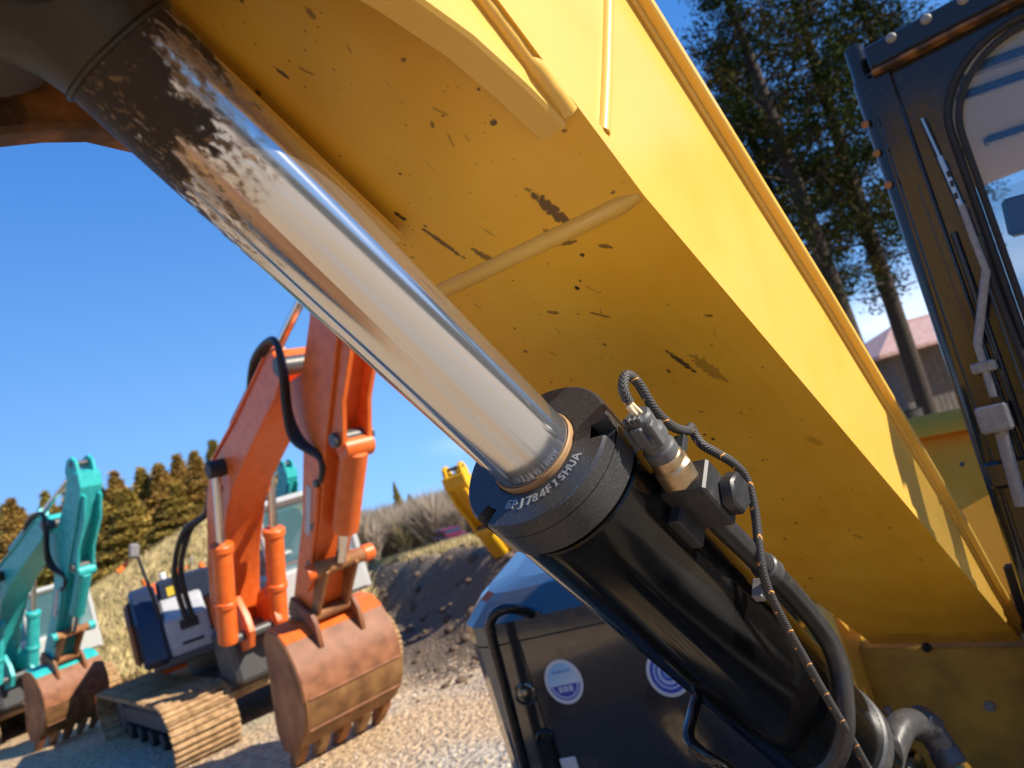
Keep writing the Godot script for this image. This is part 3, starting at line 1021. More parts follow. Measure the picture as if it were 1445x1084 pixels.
func near_body() -> void:
	# frame in front of the boom foot
	var mb := MB.new(BASE)
	mb.box(Vector3(0, -0.4, -0.11), Vector3(1.0, 0.66, 0.08), 0.004)
	var fr := part("frame", mb, M.yellow_dirty, near)
	for p in [[-0.172, -0.232], [0.055, -0.212], [-0.2, -0.5], [0.06, -0.5]]:
		mb = MB.new(BASE)
		mb.rod(Vector3(p[0], p[1], -0.07), Vector3(p[0], p[1], -0.066), 0.0125, 16)
		mb.dome(Vector3(p[0], p[1], -0.066), Vector3(0, 0, 1), 0.0095, 0.007)
		part("bolt", mb, M.grey_metal, fr)
	mb = MB.new(BASE)
	mb.box(Vector3(0, -0.355, -0.0685), Vector3(0.98, 0.005, 0.005), 0.001)
	part("seam", mb, M.yellow_dirty, fr)
	mb = MB.new(BASE)
	mb.dome(Vector3(-0.035, -0.064, -0.062), Vector3(0, 0, 1), 0.011, 0.02)
	part("stop_block", mb, M.rubber, fr)
	for s in [-1.0, 1.0]:
		mb = MB.new(BASE)
		mb.slab(PackedVector2Array([Vector2(-0.5, -0.7), Vector2(0.02, -0.7), Vector2(0.02, 0.06), Vector2(-0.02, 0.12), Vector2(-0.08, 0.14), Vector2(-0.2, 0.12), Vector2(-0.4, -0.1)]), 0.196 if s > 0 else -0.236, 0.236 if s > 0 else -0.196, 0.004)
		part("foot_bracket", mb, M.yellow, fr)
	mb = MB.new(BASE)
	mb.slab(PackedVector2Array([Vector2(-0.3, -0.3), Vector2(-0.06, -0.3), Vector2(-0.05, -0.05), Vector2(-0.06, 0.12), Vector2(-0.09, 0.115), Vector2(-0.15, 0.0)]), 0.168, 0.192, 0.003)
	part("rubber_apron", mb, M.rubber, fr)
	for s in [-0.11, 0.08]:
		mb = MB.new(BASE)
		mb.slab(PackedVector2Array([Vector2(-0.06, -0.7), Vector2(0.5, -0.7), Vector2(0.63, -0.1), Vector2(0.6, 0.0), Vector2(0.5, 0.02), Vector2(0.4, -0.1), Vector2(-0.06, -0.5)]), s, s + 0.03, 0.004)
		part("swing_lug", mb, M.yellow_dirty, fr)
	# upper structure behind the boom
	mb = MB.new(BASE)
	mb.slab(PackedVector2Array([Vector2(-0.17, -0.6), Vector2(-0.17, -0.12), Vector2(-0.6, 0.32), Vector2(-0.78, 0.32), Vector2(-0.95, -0.1), Vector2(-2.3, -0.2), Vector2(-2.3, -0.6)]), -0.5, 0.21, 0.006)
	var hood := part("engine_hood", mb, M.yellow_dull, near)
	mb = MB.new(BASE)
	mb.slab(PackedVector2Array([Vector2(-0.585, 0.323), Vector2(-0.56, 0.333), Vector2(-0.58, 0.352), Vector2(-0.64, 0.366), Vector2(-0.76, 0.360), Vector2(-0.79, 0.323)]), -0.49, 0.2, 0.006)
	part("hood_lid", mb, M.yellow_dull, hood)
	for q in [[0.085, 0.243, -0.527], [0.02, 0.2, -0.485], [0.04, -0.03, -0.255]]:
		mb = MB.new(BASE)
		mb.rod(Vector3(q[0], q[1], q[2]), Vector3(q[0], q[1] + 0.004, q[2] + 0.004), 0.006, 10)
		part("bolt", mb, M.dark_steel, hood)
	mb = MB.new(BASE)
	mb.box(Vector3(0.72, -0.4, -1.35), Vector3(1.02, 0.55, 2.3), 0.01)
	part("deck", mb, M.yellow_dirty, near)
	mb = MB.new(BASE)
	mb.box(Vector3(0.0, -0.5, -2.55), Vector3(2.1, 0.7, 0.6), 0.06)
	part("counterweight", mb, M.yellow, near)
	mb = MB.new(BASE)
	mb.box(Vector3(0.0, -0.76, -1.5), Vector3(1.2, 0.3, 1.3), 0.02)
	part("turntable", mb, M.dark, near)
	for s in [-1.0, 1.0]:
		var x: float = s * 0.92
		mb = MB.new(BASE)
		var pf := PackedVector2Array()
		for i in 9:
			var a := -PI / 2 + PI * i / 8.0
			pf.append(Vector2(0.72 + 0.26 * cos(a), -0.76 + 0.26 * sin(a)))
		for i in 9:
			var a := PI / 2 + PI * i / 8.0
			pf.append(Vector2(-1.9 + 0.26 * cos(a), -0.76 + 0.26 * sin(a)))
		mb.slab(pf, x - 0.21, x + 0.21, 0.012)
		part("track", mb, M.dark_steel, near)
	mb = MB.new(BASE)
	mb.slab(PackedVector2Array([Vector2(1.3, -0.98), Vector2(1.36, -0.98), Vector2(1.28, -0.75), Vector2(1.36, -0.5), Vector2(1.3, -0.5), Vector2(1.22, -0.75)]), -1.1, 1.1, 0.01)
	for x in [-0.45, 0.45]:
		mb.box(Vector3(x, -0.72, 0.6), Vector3(0.12, 0.14, 1.3), 0.02)
	part("dozer_blade", mb, M.dark_steel, near)
	mb = MB.new(BASE)
	mb.box(Vector3(0.0, -0.72, -0.3), Vector3(1.5, 0.25, 1.2), 0.03)
	part("undercarriage", mb, M.dark_steel, near)


func rounded_rect(x0: float, x1: float, y0: float, y1: float, r: float, n := 8) -> Array:
	var out := []
	for q in [[x1 - r, y1 - r, 0.0], [x0 + r, y1 - r, 90.0], [x0 + r, y0 + r, 180.0], [x1 - r, y0 + r, 270.0]]:
		for i in n + 1:
			var a := deg_to_rad(q[2] + 90.0 * i / n)
			out.append(Vector2(q[0] + r * cos(a), q[1] + r * sin(a)))
	return out


func near_cab() -> void:
	var zf := 0.149
	var lean := BASE * Transform3D(Basis(), Vector3(0, 0.75, 0.149)) * Transform3D(Basis(Vector3.BACK, deg_to_rad(1.6)) * Basis(Vector3.RIGHT, deg_to_rad(-10.0)), Vector3.ZERO) * Transform3D(Basis(), Vector3(-0.004, -0.722, -0.149))
	var X0 := 0.212
	var X1 := 1.16
	# front sheet with a rounded window opening
	var hole := rounded_rect(0.352, 1.03, 0.2, 1.150, 0.15, 10)
	var outer := []
	var cx := 0.69
	var cy := 0.675
	for p in hole:
		var d: Vector2 = p - Vector2(cx, cy)
		var k := minf(((X1 - cx) if d.x > 0 else (cx - X0 - 0.03)) / maxf(absf(d.x), 1e-5), ((1.195 - cy) if d.y > 0 else (cy + 0.1)) / maxf(absf(d.y), 1e-5))
		outer.append(Vector2(cx, cy) + d * k)
	var mb := MB.new(lean)
	var n := hole.size()
	for i in n:
		var j := (i + 1) % n
		for z in [[zf, 1.0], [zf - 0.05, -1.0]]:
			mb.quad(Vector3(hole[i].x, hole[i].y, z[0]), Vector3(hole[j].x, hole[j].y, z[0]), Vector3(outer[j].x, outer[j].y, z[0]), Vector3(outer[i].x, outer[i].y, z[0]), Vector3(0, 0, z[1]))
		mb.quad(Vector3(hole[i].x, hole[i].y, zf), Vector3(hole[j].x, hole[j].y, zf), Vector3(hole[j].x, hole[j].y, zf - 0.05), Vector3(hole[i].x, hole[i].y, zf - 0.05), Vector3(cx - hole[i].x, cy - hole[i].y, 0))
		mb.quad(Vector3(outer[i].x, outer[i].y, zf), Vector3(outer[j].x, outer[j].y, zf), Vector3(outer[j].x, outer[j].y, zf - 0.05), Vector3(outer[i].x, outer[i].y, zf - 0.05), Vector3(outer[i].x - cx, outer[i].y - cy, 0))
	# corners that the star-shaped opening leaves
	for c in [Vector2(X0 + 0.03, 1.195), Vector2(X1, 1.195), Vector2(X1, -0.1), Vector2(X0 + 0.03, -0.1)]:
		var best := []
		for i in n:
			best.append([outer[i].distance_to(c), i])
		best.sort()
		var a: Vector2 = outer[best[0][1]]
		var b: Vector2 = outer[best[1][1]]
		for z in [[zf, 1.0], [zf - 0.05, -1.0]]:
			mb.tri(Vector3(a.x, a.y, z[0]), Vector3(c.x, c.y, z[0]), Vector3(b.x, b.y, z[0]), Vector3(0, 0, z[1]), Vector3(0, 0, z[1]), Vector3(0, 0, z[1]))
	var cab := part("cab", mb, M.black_frame, near)
	cab.set_meta("label", "black operator cab with rounded front window")
	# rounded corner post, its flange, ribs and the tube on top
	mb = MB.new(lean)
	mb.tube([Vector3(0.238, -0.1, zf - 0.018), Vector3(0.236, 1.19, zf - 0.018)], 0.024, 24)
	mb.box(Vector3(0.262, 0.545, zf + 0.001), Vector3(0.05, 1.28, 0.014), 0.005)
	part("corner_post", mb, M.black_frame, cab)
	mb = MB.new(lean)
	mb.rod(Vector3(0.234, 1.17, zf - 0.018), Vector3(0.234, 1.268, zf - 0.018), 0.0185, 24, 0.002)
	part("post_tube", mb, M.black_frame, cab)
	for q in [[0.214, 1.096], [0.217, 1.029], [0.219, 0.958]]:
		mb = MB.new(lean)
		mb.dome(Vector3(q[0] + 0.001, q[1], zf + 0.004), Vector3(-0.5, 0, 0.85), 0.0085, 0.008)
		part("screw", mb, M.rust, cab)
	for q in [[0.272, 0.2, 0.93], [0.302, 0.1, 0.82], [0.285, 0.2, 1.1]]:
		mb = MB.new(lean)
		mb.tube([Vector3(q[0], q[1], zf + 0.002), Vector3(q[0] - 0.004, q[2], zf + 0.002)], 0.0065, 10)
		part("pressed_rib", mb, M.black_frame, cab)
	# rail over the window
	mb = MB.new(lean)
	mb.box(Vector3(0.71, 1.214, zf + 0.002), Vector3(0.91, 0.05, 0.05), 0.004)
	var rail := part("roof_rail", mb, M.black_frame, cab)
	mb = MB.new(lean)
	mb.box(Vector3(0.71, 1.184, zf + 0.012), Vector3(0.91, 0.008, 0.028), 0.002)
	part("rail_lip", mb, M.rust_lug, cab)
	for i in 6:
		mb = MB.new(lean)
		mb.rod(Vector3(0.307 + i * 0.063, 1.228, zf + 0.026), Vector3(0.307 + i * 0.063, 1.228, zf + 0.029), 0.0105, 16)
		mb.dome(Vector3(0.307 + i * 0.063, 1.228, zf + 0.029), Vector3(0, 0, 1), 0.0095, 0.007)
		part("bolt", mb, M.grey_metal, cab)
	# rubber seal, in two steps
	for q in [[-0.006, 0.0, 0.0075], [0.009, 0.002, 0.0065]]:
		var rr := rounded_rect(0.352 - q[0] * -1.0, 1.03 + q[0] * -1.0, 0.2 - q[0] * -1.0, 1.150 + q[0] * -1.0, 0.15, 12)
		var ring := []
		for p in rr:
			ring.append(Vector3(p.x, p.y, zf + q[1]))
		ring.append(ring[0])
		mb = MB.new(lean)
		mb.tube(ring, q[2], 10, false)
		part("window_seal", mb, M.rubber, cab)
	# glass
	mb = MB.new(lean)
	for i in n:
		var j := (i + 1) % n
		mb.tri(Vector3(cx, cy, zf - 0.012), Vector3(hole[i].x, hole[i].y, zf - 0.012), Vector3(hole[j].x, hole[j].y, zf - 0.012), Vector3(0, 0, 1), Vector3(0, 0, 1), Vector3(0, 0, 1))
	part("window_glass", mb, M.cab_glass, cab)
	# wiper
	var zw := zf + 0.022
	mb = MB.new(lean)
	mb.tube([Vector3(0.311, 1.05, zw), Vector3(0.318, 0.96, zw)], 0.0028, 8)
	mb.tube([Vector3(0.318, 0.965, zw), Vector3(0.3245, 0.86, zw)], 0.0055, 8)
	var wi := part("wiper", mb, M.steel, cab)
	mb = MB.new(lean)
	for y in [0.925, 0.905, 0.88]:
		mb.box(Vector3(0.3225, y, zw + 0.005), Vector3(0.006, 0.012, 0.004), 0.001)
	mb.tube([Vector3(0.311, 1.05, zw - 0.008), Vector3(0.33, 0.72, zw - 0.008), Vector3(0.338, 0.5, zw - 0.008)], 0.006, 8)
	part("wiper_blade", mb, M.rubber, wi)
	mb = MB.new(lean)
	mb.tube(smooth_path([Vector3(0.325, 0.86, zw), Vector3(0.326, 0.8, zw + 0.002), Vector3(0.328, 0.725, zw + 0.004)], 4), 0.0062, 10)
	mb.tube([Vector3(0.328, 0.728, zw + 0.004), Vector3(0.279, 0.6, zw + 0.01)], 0.0075, 10)
	mb.tube([Vector3(0.279, 0.605, zw + 0.01), Vector3(0.277, 0.5, zw + 0.01)], 0.0068, 10)
	mb.box(Vector3(0.277, 0.557, zw + 0.01), Vector3(0.04, 0.02, 0.02), 0.003)
	part("wiper_arm", mb, M.grey_metal, wi)
	mb = MB.new(lean)
	mb.box(Vector3(0.267, 0.462, zw + 0.006), Vector3(0.05, 0.05, 0.045), 0.004)
	mb.tube([Vector3(0.27, 0.44, zw + 0.006), Vector3(0.262, 0.3, zw)], 0.011, 12)
	part("wiper_motor", mb, M.grey_metal, wi)
	# latch rail between post and window
	mb = MB.new(lean)
	mb.box(Vector3(0.33, 0.55, zf + 0.004), Vector3(0.02, 0.5, 0.02), 0.004)
	mb.box(Vector3(0.29, 0.36, zf + 0.01), Vector3(0.13, 0.05, 0.03), 0.006)
	part("latch_rail", mb, M.black_frame, cab)
	# roof, sides, rear
	mb = MB.new(lean)
	mb.box(Vector3(0.7, 1.235, -0.52), Vector3(0.96, 0.05, 1.28), 0.02)
	part("roof", mb, M.black_frame, cab)
	mb = MB.new(lean)
	mb.box(Vector3(0.7, 1.2, -0.52), Vector3(0.86, 0.012, 1.16), 0.004)
	part("headliner", mb, M.beige, cab)
	for q in [[0.5, -0.1, 0.5, 0.03], [0.62, -0.28, 0.6, 0.02], [0.7, -0.72, 0.7, 0.035]]:
		mb = MB.new(lean)
		mb.box(Vector3(q[0], 1.185, q[1]), Vector3(q[2], 0.02, q[3]), 0.004, Basis(Vector3.UP, 0.35))
		part("roof_bar", mb, M.navy, cab)
	mb = MB.new(lean)
	mb.box(Vector3(0.7, -0.11, -0.5), Vector3(0.96, 0.05, 1.3), 0.01)
	part("cab_floor", mb, M.dark, cab)
	for x in [0.236, 1.14]:
		for z in [-0.62, -1.12]:
			mb = MB.new(lean)
			mb.box(Vector3(x, 0.55, z), Vector3(0.05, 1.32, 0.07), 0.01)
			part("corner_post", mb, M.black_frame, cab)
		mb = MB.new(lean)
		mb.box(Vector3(x, 0.0, -0.5), Vector3(0.04, 0.2, 1.2), 0.008)
		part("side_panel", mb, M.black_frame, cab)
		mb = MB.new(lean)
		mb.box(Vector3(x, 0.65, -0.24), Vector3(0.005, 1.1, 0.7))
		part("window_glass", mb, M.glass, cab)
		mb = MB.new(lean)
		mb.box(Vector3(x, 0.65, -0.87), Vector3(0.005, 1.1, 0.44))
		part("window_glass", mb, M.glass, cab)
	mb = MB.new(lean)
	mb.box(Vector3(1.14, 0.55, 0.12), Vector3(0.05, 1.3, 0.06), 0.012)
	part("corner_post", mb, M.black_frame, cab)
	mb = MB.new(lean)
	mb.box(Vector3(0.7, 0.22, -1.13), Vector3(0.86, 0.62, 0.04), 0.008)
	part("rear_panel", mb, M.black_frame, cab)
	mb = MB.new(lean)
	mb.box(Vector3(0.7, 0.85, -1.13), Vector3(0.86, 0.64, 0.005))
	part("window_glass", mb, M.glass, cab)
	mb = MB.new(lean)
	mb.box(Vector3(0.72, 0.25, -0.55), Vector3(0.5, 0.14, 0.5), 0.05)
	mb.box(Vector3(0.72, 0.42, -0.8), Vector3(0.5, 0.4, 0.14), 0.06, Basis(Vector3.RIGHT, -0.15))
	part("seat", mb, M.seat, cab)
	mb = MB.new(lean)
	mb.box(Vector3(0.425, 0.83, 0.03), Vector3(0.1, 0.075, 0.04), 0.008, Basis(Vector3.FORWARD, 0.1))
	mb.tube([Vector3(0.43, 0.82, 0.02), Vector3(0.46, 0.5, 0.0)], 0.012, 8)
	part("monitor", mb, M.navy, cab)


func near_cover() -> void:
	# black cover on the machine's other front corner, with handrail and stickers
	var F := BASE * Transform3D(Basis(Vector3(0.9205, 0, -0.3907), Vector3.UP, Vector3(0.3907, 0, 0.9205)), Vector3(-1.22, 0.089, 0.173))
	var mb := MB.new(F)
	var pl := PackedVector2Array([Vector2(0.0, -0.025), Vector2(0.0, -0.9), Vector2(-1.3, -0.9), Vector2(-1.3, -0.025)])
	# chamfered left corner: the body as a plan shape
	var plan := [Vector2(0.0, 0.0), Vector2(0.92, 0.0), Vector2(0.92, -1.2), Vector2(-0.1, -1.2), Vector2(-0.1, -0.13), Vector2(-0.085, -0.07), Vector2(-0.045, -0.018)]
	for i in plan.size():
		var a: Vector2 = plan[i]
		var b: Vector2 = plan[(i + 1) % plan.size()]
		mb.quad(Vector3(a.x, -0.022, a.y), Vector3(b.x, -0.022, b.y), Vector3(b.x, -0.95, b.y), Vector3(a.x, -0.95, a.y), Vector3(b.y - a.y, 0, a.x - b.x) * -1.0)
	var top := func(y: float, grow: float) -> void:
		for i in plan.size():
			var a: Vector2 = plan[i]
			var b: Vector2 = plan[(i + 1) % plan.size()]
			mb.tri(Vector3(a.x, y, a.y), Vector3(b.x, y, b.y), Vector3(0.4, y, -0.6), Vector3.UP, Vector3.UP, Vector3.UP)
	top.call(-0.022, 0.0)
	var cov := part("side_cover", mb, M.black_cover, near)
	cov.set_meta("label", "black side cover with round stickers and handrail")
	# lid: rim band, sloping shoulder, flat top
	mb = MB.new(F)
	var y0 := -0.016
	var rings := [[0.002, y0, 0.0], [0.002, 0.046, 0.0], [-0.006, 0.056, 1.0], [-0.05, 0.102, 1.0], [-0.075, 0.118, 1.0], [-0.16, 0.128, 1.0]]
	var ctr := Vector2(0.41, -0.6)
	var inset := func(p: Vector2, d: float) -> Vector2:
		var q := p - ctr
		return ctr + Vector2(q.x + signf(q.x) * d, q.y + signf(q.y) * d)
	for r in rings.size() - 1:
		for i in plan.size():
			var a: Vector2 = plan[i]
			var b: Vector2 = plan[(i + 1) % plan.size()]
			var a0: Vector2 = inset.call(a, rings[r][0])
			var b0: Vector2 = inset.call(b, rings[r][0])
			var a1: Vector2 = inset.call(a, rings[r + 1][0])
			var b1: Vector2 = inset.call(b, rings[r + 1][0])
			mb.quad(Vector3(a0.x, rings[r][1], a0.y), Vector3(b0.x, rings[r][1], b0.y), Vector3(b1.x, rings[r + 1][1], b1.y), Vector3(a1.x, rings[r + 1][1], a1.y), Vector3((a.x + b.x) * 0.5 - ctr.x, 0.4, (a.y + b.y) * 0.5 - ctr.y))
	for i in plan.size():
		var a: Vector2 = inset.call(plan[i], -0.16)
		var b: Vector2 = inset.call(plan[(i + 1) % plan.size()], -0.16)
		mb.tri(Vector3(a.x, 0.128, a.y), Vector3(b.x, 0.128, b.y), Vector3(ctr.x, 0.128, ctr.y), Vector3.UP, Vector3.UP, Vector3.UP)
	part("cover_lid", mb, M.black_cover, cov)
	# handrail
	mb = MB.new(F)
	mb.tube(smooth_path([Vector3(0.165, 0.05, -0.01), Vector3(0.163, 0.072, 0.03), Vector3(0.145, 0.105, 0.075), Vector3(0.112, 0.118, 0.1), Vector3(0.075, 0.1, 0.1), Vector3(0.055, 0.05, 0.095), Vector3(0.045, -0.1, 0.09), Vector3(0.032, -0.3, 0.088), Vector3(0.02, -0.6, 0.086)], 8), 0.0165, 16)
	part("handrail", mb, M.black_frame, cov)
	mb = MB.new(F)
	mb.box(Vector3(0.168, 0.046, 0.004), Vector3(0.05, 0.035, 0.012), 0.003)
	part("rail_foot", mb, M.black_cover, cov)
	# knob in its recess ring
	mb = MB.new(F * Transform3D(Basis(), Vector3(0.066, -0.186, 0.0)))
	mb.lathe([[0.037, 0.0], [0.037, 0.006], [0.031, 0.009], [0.028, 0.003], [0.0, 0.003]], 28)
	part("latch_ring", mb, M.black_cover, cov)
	mb = MB.new(F * Transform3D(Basis(), Vector3(0.062, -0.182, 0.003)))
	mb.lathe([[0.015, 0.0], [0.015, 0.008], [0.011, 0.012, 1], [0.0, 0.0135]], 20)
	part("latch_knob", mb, M.brass, cov)
	mb = MB.new(F)
	mb.rod(Vector3(0.085, -0.335, 0.0), Vector3(0.085, -0.335, 0.012), 0.03, 20, 0.004)
	mb.box(Vector3(0.088, -0.41, 0.008), Vector3(0.045, 0.16, 0.018), 0.008)
	part("door_handle", mb, M.black_frame, cov)
	mb = MB.new(F)
	mb.box(Vector3(0.135, -0.44, 0.003), Vector3(0.055, 0.07, 0.006), 0.004)
	part("white_plate", mb, M.white, cov)
	# door gap and panel edge
	mb = MB.new(F)
	mb.box(Vector3(0.46, -0.019, 0.0), Vector3(0.9, 0.005, 0.006), 0.001)
	part("lid_gap", mb, M.rubber, cov)
	mb = MB.new(F)
	mb.box(Vector3(0.098, -0.3, 0.0006), Vector3(0.004, 0.55, 0.003), 0.001)
	part("door_edge", mb, M.rubber, cov)
	for q in [[0.199, -0.172, 0.06, 0.071, true], [0.520, -0.205, 0.064, 0.075, false]]:
		var st := sticker(q[4])
		mb = MB.new(F * Transform3D(Basis(), Vector3(q[0], q[1], 0.0015)))
		var segs := 48
		for i in segs:
			var a := TAU * i / segs
			var b := TAU * (i + 1) / segs
			var A := Vector3(cos(a) * q[2], sin(a) * q[3], 0)
			var B := Vector3(cos(b) * q[2], sin(b) * q[3], 0)
			mb.tri(Vector3.ZERO, A, B, Vector3.BACK, Vector3.BACK, Vector3.BACK, Vector2(0.5, 0.5), Vector2(0.5 + cos(a) * 0.5, 0.5 - sin(a) * 0.5), Vector2(0.5 + cos(b) * 0.5, 0.5 - sin(b) * 0.5))
			mb.quad(A, B, B - Vector3(0, 0, 0.0014), A - Vector3(0, 0, 0.0014), A)
		var s := part("round_sticker", mb, st, cov)
		s.set_meta("label", "white oval sticker with light blue top and dark blue foot" if q[4] else "blue and white round sticker half behind the cylinder")


func sticker(first: bool) -> StandardMaterial3D:
	var s := 160
	var im := Image.create(s, s, false, Image.FORMAT_RGB8)
	var white := lin(0.72, 0.74, 0.76)
	for y in s:
		for x in s:
			var u := (x + 0.5) / s * 2.0 - 1.0
			var v := 1.0 - (y + 0.5) / s * 2.0
			var r := sqrt(u * u + v * v)
			var c := white
			if first:
				if r < 0.84:
					if v > -0.14:
						c = lin(0.25, 0.58, 0.85).lerp(lin(0.62, 0.75, 0.84), clampf(0.9 - v + 0.35 * u, 0.0, 1.0))
						if absf(v - 0.46) < 0.06 and absf(u) < 0.5 and fposmod(u * 9.0, 1.0) < 0.72:
							c = lin(0.12, 0.3, 0.6)
					else:
						c = lin(0.04, 0.08, 0.42)
						# three block characters
						for k in [-0.27, 0.0, 0.27]:
							var du := absf(u - k)
							var dv := absf(v + 0.32)
							if du < 0.115 and dv < 0.13:
								var bar := fposmod((v + 0.45) * 11.0, 1.0) < 0.6
								if bar or du < 0.025 or du > 0.09:
									c = lin(0.7, 0.76, 0.85)
						if r > 0.66 and r < 0.79 and fposmod(atan2(v, u) * 9.0, 1.0) < 0.65:
							c = lin(0.6, 0.66, 0.8)
			else:
				if r < 0.84:
					c = lin(0.03, 0.08, 0.5)
					if r < 0.5 and r > 0.34:
						c = lin(0.5, 0.62, 0.85)
					if absf(r - 0.64) < 0.05:
						c = lin(0.45, 0.56, 0.82)
					if r < 0.24:
						c = lin(0.2, 0.4, 0.8)
			im.set_pixel(x, y, c)
	var m := mat(Color.WHITE, 0.35)
	m.albedo_texture = image_tex(im)
	return m


# ------------------------------------------------------------------ the excavators standing in the yard
const SIDE := -0.316
const FWD := 2.877


func zy(list: Array) -> PackedVector2Array:
	var p := PackedVector2Array()
	for q in list:
		p.append(Vector2(q[0] + FWD, q[1]))
	return p


func far_excavator(root: Node3D, paint: Material, paint2: Material, detail: bool) -> void:
	var ar := Transform3D(Basis(), Vector3(SIDE, 0, 0))
	var mb := MB.new(ar)
	# boom: two box webs in one banana shape with lips on its top sheet
	mb.slab(zy([[-1.72, 0.92], [-1.45, 0.9], [-1.3, 1.25], [-1.05, 1.62], [-0.62, 2.03], [-0.3, 2.22], [0.35, 2.47], [0.9, 2.66], [1.06, 2.76], [1.1, 2.88], [1.02, 2.97], [0.85, 2.93], [0.1, 2.68], [-0.5, 2.52], [-0.8, 2.43], [-1.05, 2.2], [-1.4, 1.72], [-1.72, 1.2]]), -0.185, 0.165, 0.008, 25.0)
	var boom := part("boom", mb, paint, root)
	mb = MB.new(ar)
	mb.slab(zy([[0.9, 2.95], [0.1, 2.69], [-0.5, 2.53], [-0.8, 2.44], [-0.81, 2.46], [-0.5, 2.55], [0.1, 2.71], [0.9, 2.97]]), -0.2, 0.18, 0.003)
	part("top_plate", mb, paint, boom)
	mb = MB.new(ar)
	mb.box(Vector3(-0.187, 2.25, -0.62 + FWD), Vector3(0.006, 0.09, 0.12), 0.001, Basis(Vector3.RIGHT, -0.5))
	part("label_plate", mb, M.dark_steel, boom)
	for q in [[-0.25, 2.62], [0.15, 2.75], [0.25, 2.78]]:
		mb = MB.new(ar)
		mb.box(Vector3(-0.1, q[1], q[0] + FWD), Vector3(0.06, 0.05, 0.07), 0.008)
		part("hose_clamp", mb, paint, boom)
	# arm
	mb = MB.new(ar)
	mb.slab(zy([[0.16, 1.2], [0.2, 1.08], [0.34, 1.05], [0.45, 1.12], [0.68, 1.4], [1.0, 1.75], [1.36, 2.21], [1.86, 2.76], [2.12, 3.12], [2.14, 3.3], [2.0, 3.36], [1.82, 3.26], [1.6, 3.0], [1.3, 2.72], [1.02, 2.72], [0.95, 2.6], [1.02, 2.25], [0.7, 1.78]]), -0.14, 0.14, 0.008, 20.0)
	var arm := part("arm", mb, paint, root)
	for s in [-1.0, 1.0]:
		mb = MB.new(ar)
		mb.slab(zy([[1.36, 2.2], [1.88, 2.78], [2.06, 3.04], [2.12, 3.0], [1.98, 2.72], [1.66, 2.4], [1.52, 2.14], [1.44, 2.12]]), 0.095 * s - 0.018, 0.095 * s + 0.018, 0.004)
		part("cylinder_lug", mb, paint, arm)
	mb = MB.new(ar)
	mb.rod(Vector3(-0.15, 2.2, 1.47 + FWD), Vector3(0.15, 2.2, 1.47 + FWD), 0.05, 16, 0.005)
	part("pin", mb, M.dark_steel, arm)
	mb = MB.new(ar)
	mb.rod(Vector3(-0.19, 2.84, 1.06 + FWD), Vector3(0.19, 2.84, 1.06 + FWD), 0.07, 18, 0.006)
	part("pin", mb, M.dark_steel, arm)
	# arm head lugs
	for s in [-0.1, 0.1]:
		mb = MB.new(ar)
		mb.slab(zy([[1.8, 3.22], [2.1, 3.32], [2.1, 3.46], [2.02, 3.54], [1.9, 3.52], [1.8, 3.4]]), s - 0.02, s + 0.02, 0.004)
		part("head_lug", mb, paint, arm)
	mb = MB.new(ar)
	mb.rod(Vector3(-0.13, 3.45, 1.99 + FWD), Vector3(0.13, 3.45, 1.99 + FWD), 0.035, 14, 0.004)
	part("pin", mb, M.dark_steel, arm)
	mb = MB.new(ar)
	mb.box(Vector3(-0.1425, 1.82, 0.84 + FWD), Vector3(0.004, 0.4, 0.075), 0.001, Basis(Vector3.RIGHT, 0.62))
	part("label_plate", mb, M.label_pale, arm)
	for q in [[1.98, 1.42], [1.7, 1.2], [1.45, 0.98]]:
		mb = MB.new(ar)
		mb.box(Vector3(-0.15, q[0], q[1] - 0.33 + FWD), Vector3(0.03, 0.05, 0.06), 0.008)
		part("hose_clamp", mb, M.dark_steel, arm)
	# bucket cylinder down the front of the arm
	mb = MB.new(ar)
	mb.rod(Vector3(0, 2.12, 1.46 + FWD), Vector3(0, 1.62, 1.02 + FWD), 0.095, 20, 0.012)
	mb.rod(Vector3(-0.1, 2.13, 1.47 + FWD), Vector3(0.12, 2.13, 1.47 + FWD), 0.075, 16, 0.008)
	var bc := part("bucket_cylinder", mb, paint, root)
	mb = MB.new(ar)
	mb.rod(Vector3(0, 1.63, 1.03 + FWD), Vector3(0, 1.42, 0.83 + FWD), 0.04, 16)
	part("rod", mb, M.chrome_plain, bc)
	for s in [-1.0, 1.0]:
		mb = MB.new(ar)
		mb.slab(zy([[0.74, 1.46], [0.82, 1.43], [0.84, 1.36], [0.5, 1.06], [0.44, 1.08], [0.44, 1.14]]), 0.12 * s - 0.016, 0.12 * s + 0.016, 0.004)
		part("bucket_link", mb, M.rust, root)
		mb = MB.new(ar)
		mb.slab(zy([[0.74, 1.46], [0.82, 1.4], [0.52, 1.26], [0.48, 1.32]]), 0.155 * s - 0.012, 0.155 * s + 0.012, 0.003)
		part("bucket_link", mb, paint, root)
	mb = MB.new(ar)
	mb.rod(Vector3(-0.2, 1.4, 0.78 + FWD), Vector3(0.22, 1.4, 0.78 + FWD), 0.055, 18, 0.008)
	part("link_pin", mb, M.rust, bc)
	mb = MB.new(ar)
	mb.rod(Vector3(0.2, 1.4, 0.78 + FWD), Vector3(0.29, 1.4, 0.78 + FWD), 0.062, 18, 0.008)
	part("pin_boss", mb, paint, bc)
	mb = MB.new(ar)
	mb.rod(Vector3(-0.26, 1.4, 0.78 + FWD), Vector3(-0.19, 1.4, 0.78 + FWD), 0.058, 18, 0.008)
	part("pin_boss", mb, paint, bc)
	mb = MB.new(ar)
	mb.rod(Vector3(-0.17, 1.07, 0.46 + FWD), Vector3(0.17, 1.07, 0.46 + FWD), 0.045, 16, 0.006)
	part("bucket_pin", mb, M.rust, bc)
